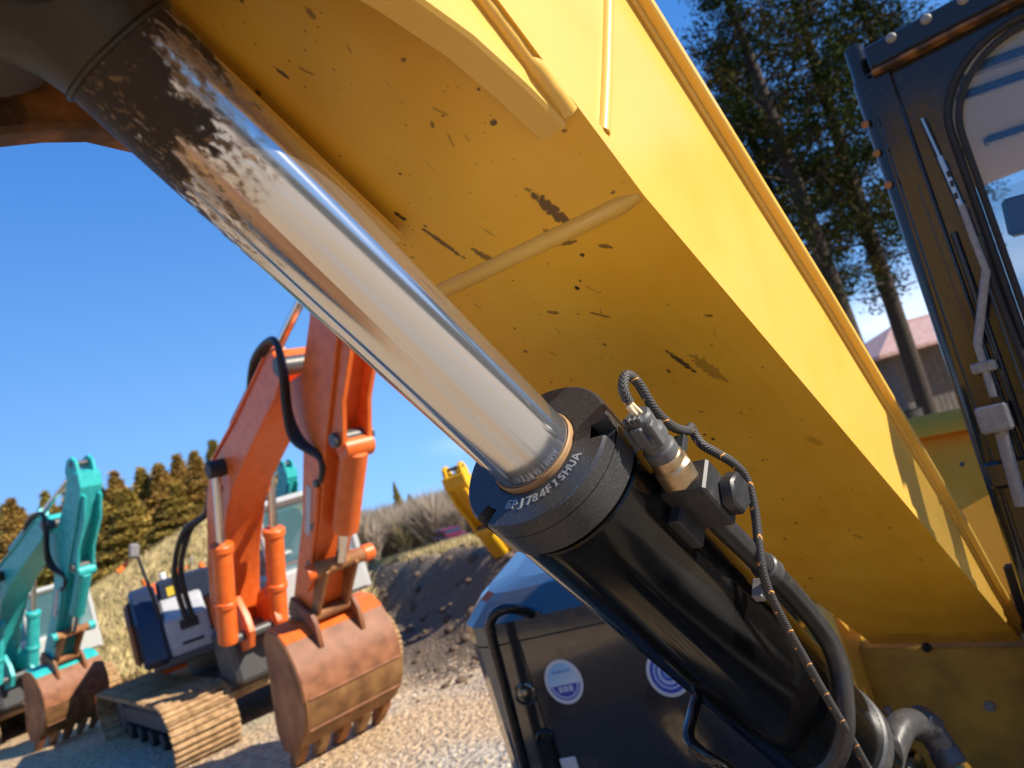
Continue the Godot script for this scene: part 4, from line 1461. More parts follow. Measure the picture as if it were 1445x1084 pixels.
	# bucket: curved back, side plates, ears, teeth
	var back := [[0.2, 1.07], [0.38, 1.035], [0.47, 0.95], [0.545, 0.82], [0.575, 0.69], [0.565, 0.56], [0.52, 0.44], [0.43, 0.33], [0.31, 0.25], [0.19, 0.19], [0.06, 0.15]]
	var strips := [[0, 2, paint2, "painted_strip"], [2, 5, M.rust_pink, "bucket_back"], [5, 10, M.rust_low, "wear_plate"]]
	mb = MB.new(ar)
	var sp := []
	for q in back:
		sp.append(q)
	sp.append([-0.05, 0.15])
	sp.append([-0.1, 0.3])
	sp.append([0.05, 0.78])
	sp.append([0.1, 1.0])
	mb.slab(zy(sp), -0.415, -0.385, 0.004)
	var bk := part("bucket", mb, M.rust, root)
	mb = MB.new(ar)
	mb.slab(zy(sp), 0.385, 0.415, 0.004)
	part("side_plate", mb, M.rust, bk)
	for st in strips:
		mb = MB.new(ar)
		var outl := []
		var inl := []
		for i in range(st[0], st[1] + 1):
			var p := Vector2(back[i][0], back[i][1])
			var d := (Vector2(back[mini(i + 1, 10)][0], back[mini(i + 1, 10)][1]) - Vector2(back[maxi(i - 1, 0)][0], back[maxi(i - 1, 0)][1])).normalized()
			var nn := Vector2(-d.y, d.x)
			var th := 0.012 if st[3] != "bucket_back" else 0.008
			outl.append([p.x + nn.x * th, p.y + nn.y * th])
			inl.push_front([p.x - nn.x * 0.012, p.y - nn.y * 0.012])
		mb.slab(zy(outl + inl), -0.405, 0.405, 0.002, 60.0)
		part(st[3], mb, st[2], bk)
	# weld lines across the back
	for i in [5, 7]:
		mb = MB.new(ar)
		mb.rod(Vector3(-0.38, back[i][1], back[i][0] + 0.014 + FWD), Vector3(0.38, back[i][1], back[i][0] + 0.014 + FWD), 0.009, 8)
		part("weld_bead", mb, M.rust_pink, bk)
	for s in [-1.0, 1.0]:
		mb = MB.new(ar)
		mb.slab(zy([[0.16, 1.02], [0.16, 1.16], [0.25, 1.24], [0.42, 1.14], [0.52, 1.1], [0.56, 1.02], [0.55, 0.86], [0.5, 0.8], [0.4, 0.98]]), 0.175 * s - 0.018, 0.175 * s + 0.018, 0.004, 40.0)
		part("ear", mb, M.rust_pink, bk)
	for i in 5:
		var x := -0.36 + 0.18 * i
		mb = MB.new(ar)
		mb.slab(zy([[0.24, 0.235], [0.2, 0.15], [0.06, 0.05], [-0.1, -0.03], [-0.11, -0.02], [-0.02, 0.1], [0.06, 0.17]]), x - 0.04, x + 0.04, 0.006)
		part("bucket_tooth", mb, M.rust if i % 2 == 0 else M.track, bk)
	# boom cylinders either side of the boom
	for s in [-1.0, 1.0]:
		var x: float = 0.235 * s - 0.02
		mb = MB.new(ar)
		var lo := Vector3(x - 0.05, 0.98, -1.02 + FWD)
		var hi := Vector3(x, 2.4, -0.40 + FWD)
		var mid := lo.lerp(hi, 0.56)
		mb.rod(lo.lerp(hi, -0.02), mid, 0.085, 20, 0.012)
		mb.rod(mid.lerp(lo, 0.06), mid.lerp(hi, 0.02), 0.1, 20, 0.008)
		mb.rod(lo.lerp(hi, 0.2), lo.lerp(hi, 0.235), 0.098, 20, 0.006)
		var cy := part("boom_cylinder", mb, paint, root)
		mb = MB.new(ar)
		mb.rod(mid, hi, 0.036, 16)
		part("rod", mb, M.chrome_plain, cy)
		mb = MB.new(ar)
		mb.rod(Vector3(x - 0.07, hi.y, hi.z), Vector3(x + 0.07, hi.y, hi.z), 0.075, 16, 0.008)
		part("rod_end", mb, M.dark, cy)
		mb = MB.new(ar)
		mb.slab(zy([[-1.5, 0.75], [-1.0, 0.84], [-0.9, 0.98], [-0.93, 1.12], [-1.05, 1.3], [-1.2, 1.26], [-1.45, 1.05]]), 0.13 * s - 0.028, 0.13 * s + 0.028, 0.006)
		part("post_lug", mb, paint, root)
	mb = MB.new(ar)
	mb.box(Vector3(0, 0.78, -1.45 + FWD), Vector3(0.5, 0.5, 0.5), 0.04)
	mb.rod(Vector3(-0.3, 0.96, -1.02 + FWD), Vector3(0.3, 0.96, -1.02 + FWD), 0.045, 14, 0.005)
	part("swing_post", mb, M.dark_steel, root)
	# arm cylinder along the top of the boom
	mb = MB.new(ar)
	mb.rod(Vector3(0, 2.72, -0.35 + FWD), Vector3(0, 3.05, 0.75 + FWD), 0.075, 18, 0.01)
	var ac := part("arm_cylinder", mb, paint, root)
	mb = MB.new(ar)
	mb.rod(Vector3(0, 3.05, 0.75 + FWD), Vector3(0, 3.45, 1.98 + FWD), 0.036, 14)
	part("rod", mb, M.chrome_plain, ac)
	# hoses from boom to arm
	for i in 3:
		mb = MB.new(ar)
		var x := -0.18 - 0.03 * i
		mb.tube(smooth_path([Vector3(-0.1, 2.76, 0.2 + FWD), Vector3(x + 0.03, 2.98, 0.75 + FWD), Vector3(x, 3.0, 1.12 + 0.05 * i + FWD), Vector3(x - 0.02, 2.8, 1.2 + 0.04 * i + FWD), Vector3(x - 0.02, 2.5, 1.1 + 0.03 * i + FWD), Vector3(x, 2.3, 1.12 + FWD), Vector3(-0.15, 2.12, 1.25 + FWD), Vector3(-0.14, 1.98, 1.15 + FWD)], 6), 0.022, 8)
		part("hydraulic_hose", mb, M.hose, root)
	for i in 2:
		mb = MB.new(ar)
		mb.tube(smooth_path([Vector3(-0.3 - 0.06 * i, 1.2, -1.9 + FWD), Vector3(-0.33 - 0.06 * i, 1.65, -1.8 + FWD), Vector3(-0.25 - 0.06 * i, 2.0, -1.5 + FWD), Vector3(-0.17, 2.1, -1.2 + FWD), Vector3(-0.16, 2.3, -0.95 + FWD)], 6), 0.028, 8)
		part("hydraulic_hose", mb, M.hose, root)
	mb = MB.new(ar)
	mb.tube(smooth_path([Vector3(-0.155, 1.95, 1.12 + FWD), Vector3(-0.155, 1.7, 0.92 + FWD), Vector3(-0.15, 1.3, 0.55 + FWD)], 4), 0.016, 8)
	part("pipe", mb, paint, arm)
	# upper body, swung a little against the boom
	var hs := Transform3D(Basis(Vector3.UP, deg_to_rad(-13.0)), Vector3(0.22, 0, 0.15))
	mb = MB.new(hs)
	mb.slab(PackedVector2Array([Vector2(0.9, 0.86), Vector2(0.93, 0.93), Vector2(0.93, 1.0), Vector2(0.93, 1.24), Vector2(0.72, 1.36), Vector2(0.7, 1.42), Vector2(0.55, 1.5), Vector2(-1.1, 1.5), Vector2(-1.15, 0.86)]), -0.88, -0.49, 0.025)
	var house := part("body", mb, M.grey_panel, root)
	mb = MB.new(hs)
	mb.box(Vector3(-0.665, 1.16, 0.932), Vector3(0.17, 0.09, 0.01), 0.002)
	part("grille_slot", mb, M.dark, house)
	mb = MB.new(hs)
	mb.box(Vector3(-0.665, 0.99, 0.932), Vector3(0.2, 0.03, 0.01), 0.002)
	part("grille_slot", mb, M.dark, house)
	mb = MB.new(hs)
	mb.box(Vector3(-0.62, 1.48, 0.42), Vector3(0.5, 0.3, 0.5), 0.03)
	part("tool_box", mb, M.navy, house)
	mb = MB.new(hs)
	mb.box(Vector3(-0.74, 1.5, 0.674), Vector3(0.09, 0.09, 0.006), 0.001)
	part("warning_label", mb, M.label_yellow, house)
	mb = MB.new(hs)
	mb.slab(PackedVector2Array([Vector2(0.93, 0.86), Vector2(0.97, 0.92), Vector2(0.9, 1.3), Vector2(0.72, 1.55), Vector2(0.6, 1.62), Vector2(-0.5, 1.6), Vector2(-0.5, 0.86)]), -1.12, -0.885, 0.03)
	part("side_door", mb, M.navy, house)
	mb = MB.new(hs)
	mb.slab(PackedVector2Array([Vector2(0.7, 0.9), Vector2(0.72, 1.3), Vector2(0.5, 1.5), Vector2(-0.2, 1.5), Vector2(-0.2, 0.9)]), -1.19, -1.12, 0.03)
	part("side_panel", mb, M.rust_pink if paint == M.orange else paint, house)
	mb = MB.new(hs)
	mb.box(Vector3(0, 1.2, -1.15), Vector3(2.2, 0.8, 0.7), 0.12)
	part("counterweight", mb, paint, house)
	mb = MB.new(hs)
	mb.box(Vector3(-0.1, 0.86, 0.0), Vector3(1.9, 0.1, 1.86), 0.02)
	part("deck", mb, M.dark_steel, root)
	for q in [[-0.95, 1.65], [-0.78, 1.66], [-0.62, 1.66], [-0.4, 1.64], [-0.28, 1.62]]:
		mb = MB.new(hs)
		mb.rod(Vector3(q[0], q[1] - 0.03, 0.3), Vector3(q[0], q[1] + 0.04, 0.3), 0.032, 12, 0.006)
		part("marker_cap", mb, M.amber if int(q[0] * 100.0) != -78 else M.white, house)
	# mirror on its post
	mb = MB.new(hs)
	mb.tube(smooth_path([Vector3(-0.9, 1.3, 0.93), Vector3(-0.925, 1.62, 0.96), Vector3(-0.96, 1.95, 0.97)], 4), 0.017, 10)
	var mr := part("mirror", mb, M.dark, root)
	mb = MB.new(hs)
	mb.box(Vector3(-0.975, 1.98, 0.98), Vector3(0.09, 0.14, 0.05), 0.02, Basis(Vector3.FORWARD, 0.25))
	part("mirror_head", mb, M.grey_metal, mr)
	mb = MB.new(hs)
	mb.box(Vector3(-1.1, 1.86, 0.9), Vector3(0.13, 0.05, 0.03), 0.012, Basis(Vector3.BACK, 0.6))
	part("flag", mb, M.amber, mr)
	# cab
	mb = MB.new(hs)
	var cx0 := 0.2
	var cx1 := 1.12
	for q in [[cx0, 0.92], [cx1, 0.92], [cx0, -0.5], [cx1, -0.5]]:
		mb.box(Vector3(q[0], 1.46, q[1] - 0.08), Vector3(0.075, 1.16, 0.075), 0.02, Basis(Vector3.RIGHT, -0.06 if q[1] > 0.0 else 0.0))
	mb.box(Vector3(0.66, 2.05, 0.18), Vector3(1.0, 0.1, 1.5), 0.045)
	mb.box(Vector3(0.66, 1.1, 0.18), Vector3(0.98, 0.45, 1.46), 0.04)
	var cab := part("cab", mb, M.cab_grey, root)
	for q in [[Vector3(0.66, 1.66, 0.86), Vector3(0.86, 0.72, 0.006)], [Vector3(0.66, 1.66, -0.58), Vector3(0.86, 0.72, 0.006)], [Vector3(0.2, 1.66, 0.14), Vector3(0.006, 0.72, 1.3)], [Vector3(1.12, 1.66, 0.14), Vector3(0.006, 0.72, 1.3)]]:
		mb = MB.new(hs)
		mb.box(q[0], q[1], 0.0)
		part("window_glass", mb, M.glass, cab)
	mb = MB.new(hs)
	mb.box(Vector3(0.66, 1.45, -0.25), Vector3(0.5, 0.16, 0.5), 0.05)
	mb.box(Vector3(0.66, 1.7, -0.45), Vector3(0.46, 0.55, 0.14), 0.05)
	part("seat", mb, M.seat, cab)
	# undercarriage
	mb = MB.new()
	mb.lathe([[0.0, 0.0]], 3)
	mb.box(Vector3(0, 0.48, 0), Vector3(1.3, 0.22, 1.3), 0.05)
	mb.rod(Vector3(0, 0.55, 0), Vector3(0, 0.83, 0), 0.5, 32, 0.02)
	part("turntable", mb, M.dark_steel, root)
	mb = MB.new()
	mb.box(Vector3(0, 0.42, 0.95), Vector3(1.3, 0.09, 0.7), 0.02)
	part("chassis_plate", mb, M.track, root)
	for s in [-1.0, 1.0]:
		track(root, s * 0.88, detail)
	# dozer blade folded at the rear
	mb = MB.new()
	mb.slab(PackedVector2Array([Vector2(-1.95, 0.12), Vector2(-1.9, 0.12), Vector2(-1.98, 0.3), Vector2(-1.93, 0.52), Vector2(-1.98, 0.52), Vector2(-2.03, 0.3)]), -1.1, 1.1, 0.01)
	mb.box(Vector3(0, 0.35, -1.6), Vector3(0.7, 0.12, 0.75), 0.02)
	part("dozer_blade", mb, paint, root)


func track(root: Node3D, x: float, detail: bool) -> void:
	var mb := MB.new()
	var half := 1.26
	var r := 0.27
	mb.box(Vector3(x, 0.3, 0), Vector3(0.22, 0.2, 2.2), 0.03)
	mb.rod(Vector3(x - 0.12, 0.3, half), Vector3(x + 0.12, 0.3, half), r - 0.05, 24, 0.02)
	mb.rod(Vector3(x - 0.12, 0.3, -half), Vector3(x + 0.12, 0.3, -half), r - 0.05, 24, 0.02)
	var t := part("track", mb, M.dark_steel, root)
	for i in 5:
		mb = MB.new()
		mb.rod(Vector3(x - 0.13, 0.12, -0.9 + 0.45 * i), Vector3(x + 0.13, 0.12, -0.9 + 0.45 * i), 0.09, 16, 0.01)
		part("roller", mb, M.dark, t)
	# one shoe with its three grouser bars, copied round the loop
	var shoe := MB.new()
	var per := 4.0 * half + TAU * r
	var count := 42
	var pitch := per / count
	shoe.box(Vector3(0, 0.0, 0), Vector3(0.58, 0.022, pitch * 0.96), 0.004)
	for k in [-0.36, 0.0, 0.36]:
		shoe.slab(PackedVector2Array([Vector2(k * pitch - 0.014, 0.01), Vector2(k * pitch - 0.008, 0.034), Vector2(k * pitch + 0.008, 0.034), Vector2(k * pitch + 0.014, 0.01)]), -0.287, 0.287, 0.003)
	var ms := shoe.mesh()
	for i in count:
		var s := i * pitch
		var p := Vector3(x, 0, 0)
		var a := 0.0
		if s < 2.0 * half:
			p += Vector3(0, 0.3 + r, -half + s)
		elif s < 2.0 * half + PI * r:
			a = (s - 2.0 * half) / r
			p += Vector3(0, 0.3 + r * cos(a), half + r * sin(a))
		elif s < 4.0 * half + PI * r:
			a = PI
			p += Vector3(0, 0.3 - r, half - (s - 2.0 * half - PI * r))
		else:
			a = PI + (s - 4.0 * half - PI * r) / r
			p += Vector3(0, 0.3 + r * cos(a), -half + r * sin(a))
		var o := part("track_shoe", ms, M.track if (i * 7) % 5 else M.track_dark, t)
		o.transform = Transform3D(Basis(Vector3.RIGHT, a), p)


func place(yaw: float, roll: float, arm_foot: Vector3, k := 1.0, wide := 1.0) -> Transform3D:
	var b := Basis(Vector3.UP, deg_to_rad(yaw)) * Basis(Vector3.BACK, deg_to_rad(roll))
	b = b * Basis.from_scale(Vector3(k * wide, k, k))
	return Transform3D(b, arm_foot - b * Vector3(SIDE, 0, FWD))


func build_far_excavators() -> void:
	M.label_pale = worn(49, [[0.0, lin(0.5, 0.42, 0.36)], [0.5, lin(0.6, 0.55, 0.5)], [1.0, lin(0.3, 0.2, 0.15)]], 6.0, 0.6)
	M.chrome_plain = mat(lin(0.7, 0.7, 0.7), 0.18, 1.0)
	M.track_dark = worn(48, [[0.0, lin(0.12, 0.075, 0.04)], [0.5, lin(0.3, 0.19, 0.1)], [1.0, lin(0.42, 0.29, 0.17)]], 1.5, 0.85, 0.2)
	var grp := "excavators parked in the yard"
	var o := thing("excavator", "orange excavator on tracks with rusty bucket resting on the gravel", "excavator", place(42.5, 3.0, Vector3(-2.03, 0.0, -5.85)), grp)
	far_excavator(o, M.orange, M.orange, true)
	o = thing("excavator", "teal excavator beside the cedars, cut off by the left edge, bucket down", "excavator", place(58.0, 3.0, Vector3(-6.6, 0.0, -9.3), 0.92), grp)
	far_excavator(o, M.teal, M.teal, true)
	var c: Node3D = o.duplicate()
	c.name = numbered("excavator")
	add_child(c)
	c.transform = place(52.0, 3.0, Vector3(-7.0, -0.1, -17.6), 1.03)
	tag(c, "teal excavator mostly hidden behind the orange one, arm head showing", "excavator", grp)
	o = thing("excavator", "small yellow excavator far behind the black cover, only arm and bucket showing", "excavator", place(-20.0, 3.0, Vector3(-0.40, -0.15, -9.5), 0.62, 1.7), grp)
	far_excavator(o, M.yellow_far, M.rust, true)


# ------------------------------------------------------------------ trees
func foliage(rng: RandomNumberGenerator, pts: Array, per: int, spread: float, leaf: float, tones: Array) -> ArrayMesh:
	var v := PackedVector3Array()
	var n := PackedVector3Array()
	var c := PackedColorArray()
	for q in pts:
		var o: Vector3 = q[0]
		var k: float = q[1]
		var tone: Color = tones[rng.randi() % tones.size()]
		var out: Vector3 = q[2]
		for i in per:
			var d := Vector3(rng.randfn(), rng.randfn(), rng.randfn()) * spread * k * 0.5
			var p := o + d
			var a := Vector3(rng.randfn(), rng.randfn() * 0.6 - 0.25, rng.randfn()).normalized()
			var b := a.cross(Vector3(rng.randfn(), rng.randfn(), rng.randfn())).normalized()
			var l := leaf * rng.randf_range(0.6, 1.4)
			var nn := (a.cross(b) + out * 0.5).normalized()
			var shade := rng.randf_range(0.75, 1.25)
			var col := Color(tone.r * shade, tone.g * shade, tone.b * shade)
			for w in [p - b * l * 0.28, p + b * l * 0.28, p + a * l]:
				v.append(w)
				n.append(nn)
				c.append(col)
	var arr := []
	arr.resize(Mesh.ARRAY_MAX)
	arr[Mesh.ARRAY_VERTEX] = v
	arr[Mesh.ARRAY_NORMAL] = n
	arr[Mesh.ARRAY_COLOR] = c
	var m := ArrayMesh.new()
	m.add_surface_from_arrays(Mesh.PRIMITIVE_TRIANGLES, arr)
	return m


func leaf_mat() -> StandardMaterial3D:
	var m := mat(Color.WHITE, 1.0)
	m.metallic_specular = 0.1
	m.vertex_color_use_as_albedo = true
	m.backlight_enabled = true
	m.backlight = Color(0.3, 0.3, 0.22)
	return m


func build_trees() -> void:
	var rng := RandomNumberGenerator.new()
	rng.seed = 77
	var bark := worn(71, [[0.0, lin(0.02, 0.013, 0.009)], [1.0, lin(0.06, 0.042, 0.03)]], 1.5, 0.9, 0.4)
	var lm := leaf_mat()
	# cedars on the slope at the left: three crowns, shared
	var tones := [
		[Color(0.420, 0.300, 0.075), Color(0.340, 0.260, 0.070), Color(0.480, 0.340, 0.090), Color(0.250, 0.200, 0.055)],
		[Color(0.360, 0.290, 0.075), Color(0.300, 0.255, 0.070), Color(0.430, 0.330, 0.090), Color(0.220, 0.195, 0.055)],
		[Color(0.460, 0.280, 0.080), Color(0.380, 0.240, 0.075), Color(0.280, 0.200, 0.060)],
	]
	var crowns := []
	for k in 3:
		var pts := []
		for i in 800:
			var t := pow(rng.randf(), 0.8)
			var rad := (1.0 - pow(t, 1.1)) * 1.75 + 0.03
			rad *= 0.82 + 0.3 * sin(t * 34.0 + k * 2.0)
			var a := rng.randf() * TAU
			var rr := rad * sqrt(rng.randf_range(0.3, 1.0))
			var out := Vector3(cos(a), 0.35, sin(a))
			pts.append([Vector3(cos(a) * rr, 0.5 + t * 8.5, sin(a) * rr), rng.randf_range(0.7, 1.25) * (1.0 - 0.5 * t), out])
		for i in 24:
			pts.append([Vector3(rng.randfn() * 0.05, 8.7 + 0.05 * i, rng.randfn() * 0.05), 0.4, Vector3.UP])
		crowns.append(foliage(rng, pts, 36, 0.42, 0.17, tones[k]))
	var tm := MB.new()
	tm.tube([Vector3(0, -0.6, 0), Vector3(0, 3, 0), Vector3(0.04, 8.6, 0)], [0.2, 0.15, 0.03], 9)
	var trunk := tm.mesh()
	var spots := []
	# front row follows the foot of the wood, further rows fill in behind
	for row in 3:
		for i in 16:
			var b := lerpf(-0.9, -0.39, i / 15.0) + rng.randf_range(-0.012, 0.012) + row * 0.017
			var d := 42.0 + row * 2.6 + rng.randf_range(-1.2, 1.2)
			spots.append(Vector2(b * d, -d))
	var idx := 0
	var looks := ["olive brown", "greener", "reddish brown"]
	var rows := ["in the front row of the wood", "in the middle row of the wood", "in the back row of the wood"]
	var nth := ["leftmost", "second", "third", "fourth", "fifth", "sixth", "seventh", "eighth", "ninth", "tenth", "eleventh", "twelfth", "thirteenth", "fourteenth", "fifteenth", "rightmost"]
	for s in spots:
		var k: int = rng.randi() % 3
		var row: int = idx / 16
		var h := ground_height(s.x, s.y)
		var want: float = 1.6 + (6.0 + 0.5 * smoothstep(-0.75, -0.6, s.x / -s.y)) * -s.y / 44.0 + rng.randf_range(-1.0, 1.0) - h
		var o := thing("cedar_tree", "%s cedar, %s from left %s" % [looks[k], nth[idx % 16], rows[row]] if idx % 16 > 0 and idx % 16 < 15 else "%s cedar, %s %s" % [looks[k], nth[idx % 16], rows[row]], "tree", Transform3D(Basis(Vector3.UP, rng.randf() * TAU).scaled(Vector3(1.2, want / 9.2, 1.2)), Vector3(s.x, h - 0.1, s.y)), "cedars of the wood on the slope")
		part("trunk", trunk, bark, o)
		part("crown", crowns[k], lm, o)
		idx += 1
	# lone spire and low cedars on the far hill
	for q in [[-29.5, -150.0, 8.6, "lone dark conifer spire standing above the far hill"], [-27.2, -151.0, 5.6, "shorter conifer just right of the lone spire on the hill"], [-42.5, -148.0, 5.0, "leftmost conifer on the crest of the far hill"], [-37.0, -149.0, 5.0, "low conifer on the hill crest left of the spire"]]:
		var o := thing("conifer_tree", q[3], "tree", Transform3D(Basis().scaled(Vector3(1.1, q[2] / 9.2, 1.1)), Vector3(q[0], ground_height(q[0], q[1]) - 0.2, q[1])), "conifers on the far hill")
		part("trunk", trunk, bark, o)
		part("crown", crowns[1], lm, o)
	# tall trees behind the boom, seen against the light
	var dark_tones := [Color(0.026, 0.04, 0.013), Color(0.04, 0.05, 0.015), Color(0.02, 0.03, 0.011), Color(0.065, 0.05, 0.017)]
	var tall := []
	for k in 2:
		var pts := []
		var limbs := MB.new()
		limbs.tube(smooth_path([Vector3(0, -0.3, 0), Vector3(-0.05, 3, 0.02), Vector3(-0.12, 6, 0), Vector3(-0.2, 9, 0.05), Vector3(-0.25, 12, 0)], 4), [0.19, 0.185, 0.18, 0.175, 0.17, 0.165, 0.16, 0.155, 0.15, 0.14, 0.13, 0.12, 0.1, 0.085, 0.07, 0.05, 0.03], 10)
		for i in 74:
			var t := i / 74.0
			var y := 3.5 + t * 8.6
			var a := i * 2.4 + rng.randf_range(-0.5, 0.5)
			var ln := (0.55 + 1.75 * sin(clampf(t * 1.1 + 0.16, 0.0, 1.0) * PI)) * rng.randf_range(0.7, 1.15)
			if t < 0.14:
				ln *= 0.62
			var dir := Vector3(cos(a), rng.randf_range(0.0, 0.35), sin(a))
			var o := Vector3(-0.02 * y, y, 0)
			var tip := o + dir * ln
			limbs.tube([o, o.lerp(tip, 0.5) + Vector3(0, -0.05, 0), tip], [0.032, 0.02, 0.006], 5, false)
			var many := int(lerpf(3.4, 8.8, clampf(ln / 2.0, 0.0, 1.0)) * (0.4 if t < 0.12 else 1.0))
			for j in many:
				var f := rng.randf_range(0.3, 1.05)
				pts.append([o.lerp(tip, f) + Vector3(rng.randfn(), rng.randfn(), rng.randfn()) * 0.17, rng.randf_range(0.65, 1.2), dir])
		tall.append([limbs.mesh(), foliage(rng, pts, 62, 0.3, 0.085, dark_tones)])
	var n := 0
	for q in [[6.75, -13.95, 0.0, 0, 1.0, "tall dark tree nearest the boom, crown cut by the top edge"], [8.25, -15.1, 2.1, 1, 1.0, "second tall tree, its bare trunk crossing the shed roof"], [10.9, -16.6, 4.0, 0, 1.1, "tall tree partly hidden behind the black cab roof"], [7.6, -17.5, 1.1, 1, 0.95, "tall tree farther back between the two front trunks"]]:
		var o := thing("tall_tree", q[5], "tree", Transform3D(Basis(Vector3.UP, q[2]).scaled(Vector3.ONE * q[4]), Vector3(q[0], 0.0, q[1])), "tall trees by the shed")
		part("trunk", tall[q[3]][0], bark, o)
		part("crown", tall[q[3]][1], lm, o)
		n += 1
	# leafless wood on the far hill, one mass of twigs
	var tw := MB.new()
	for i in 150:
		var a := rng.randf() * TAU
		var y := rng.randf_range(0.3, 1.0)
		var o := Vector3(rng.randfn() * 0.08, y * 1.5, rng.randfn() * 0.08)
		var e := o + Vector3(cos(a) * rng.randf_range(0.3, 1.1), rng.randf_range(0.4, 1.7), sin(a) * rng.randf_range(0.3, 1.1))
		var s := (e - o).cross(Vector3(rng.randfn(), rng.randfn(), rng.randfn())).normalized() * 0.028
		var nn := (e - o).cross(s).normalized()
		tw.tri(o - s, o + s, e, nn, nn, nn)
	tw.tube([Vector3(0, -0.3, 0), Vector3(0, 1.8, 0)], [0.07, 0.03], 5, false)
	var mm := MultiMesh.new()
	mm.transform_format = MultiMesh.TRANSFORM_3D
	mm.use_colors = true
	mm.mesh = tw.mesh()
	mm.instance_count = 3600
	for i in 3600:
		var b := rng.randf_range(-0.36, 0.34)
		var d := rng.randf_range(62.0, 152.0)
		var sc := rng.randf_range(0.9, 1.75)
		mm.set_instance_transform(i, Transform3D(Basis(Vector3.UP, rng.randf() * TAU).scaled(Vector3(sc, sc * rng.randf_range(0.8, 1.2), sc)), Vector3(b * d, ground_height(b * d, -d) - 0.1, -d)))
		var tone := rng.randf()
		mm.set_instance_color(i, Color(0.33, 0.265, 0.2).lerp(Color(0.25, 0.2, 0.1), smoothstep(0.6, 1.0, tone)) * rng.randf_range(0.8, 1.2))
	var o := MultiMeshInstance3D.new()
	o.name = "bare_woods"
	o.multimesh = mm
	var twm := mat(Color.WHITE, 0.9)
	twm.vertex_color_use_as_albedo = true
	o.material_override = twm
	add_child(o)
	o.set_meta("kind", "stuff")
	tag(o, "leafless grey brown wood covering the far hill", "woods")


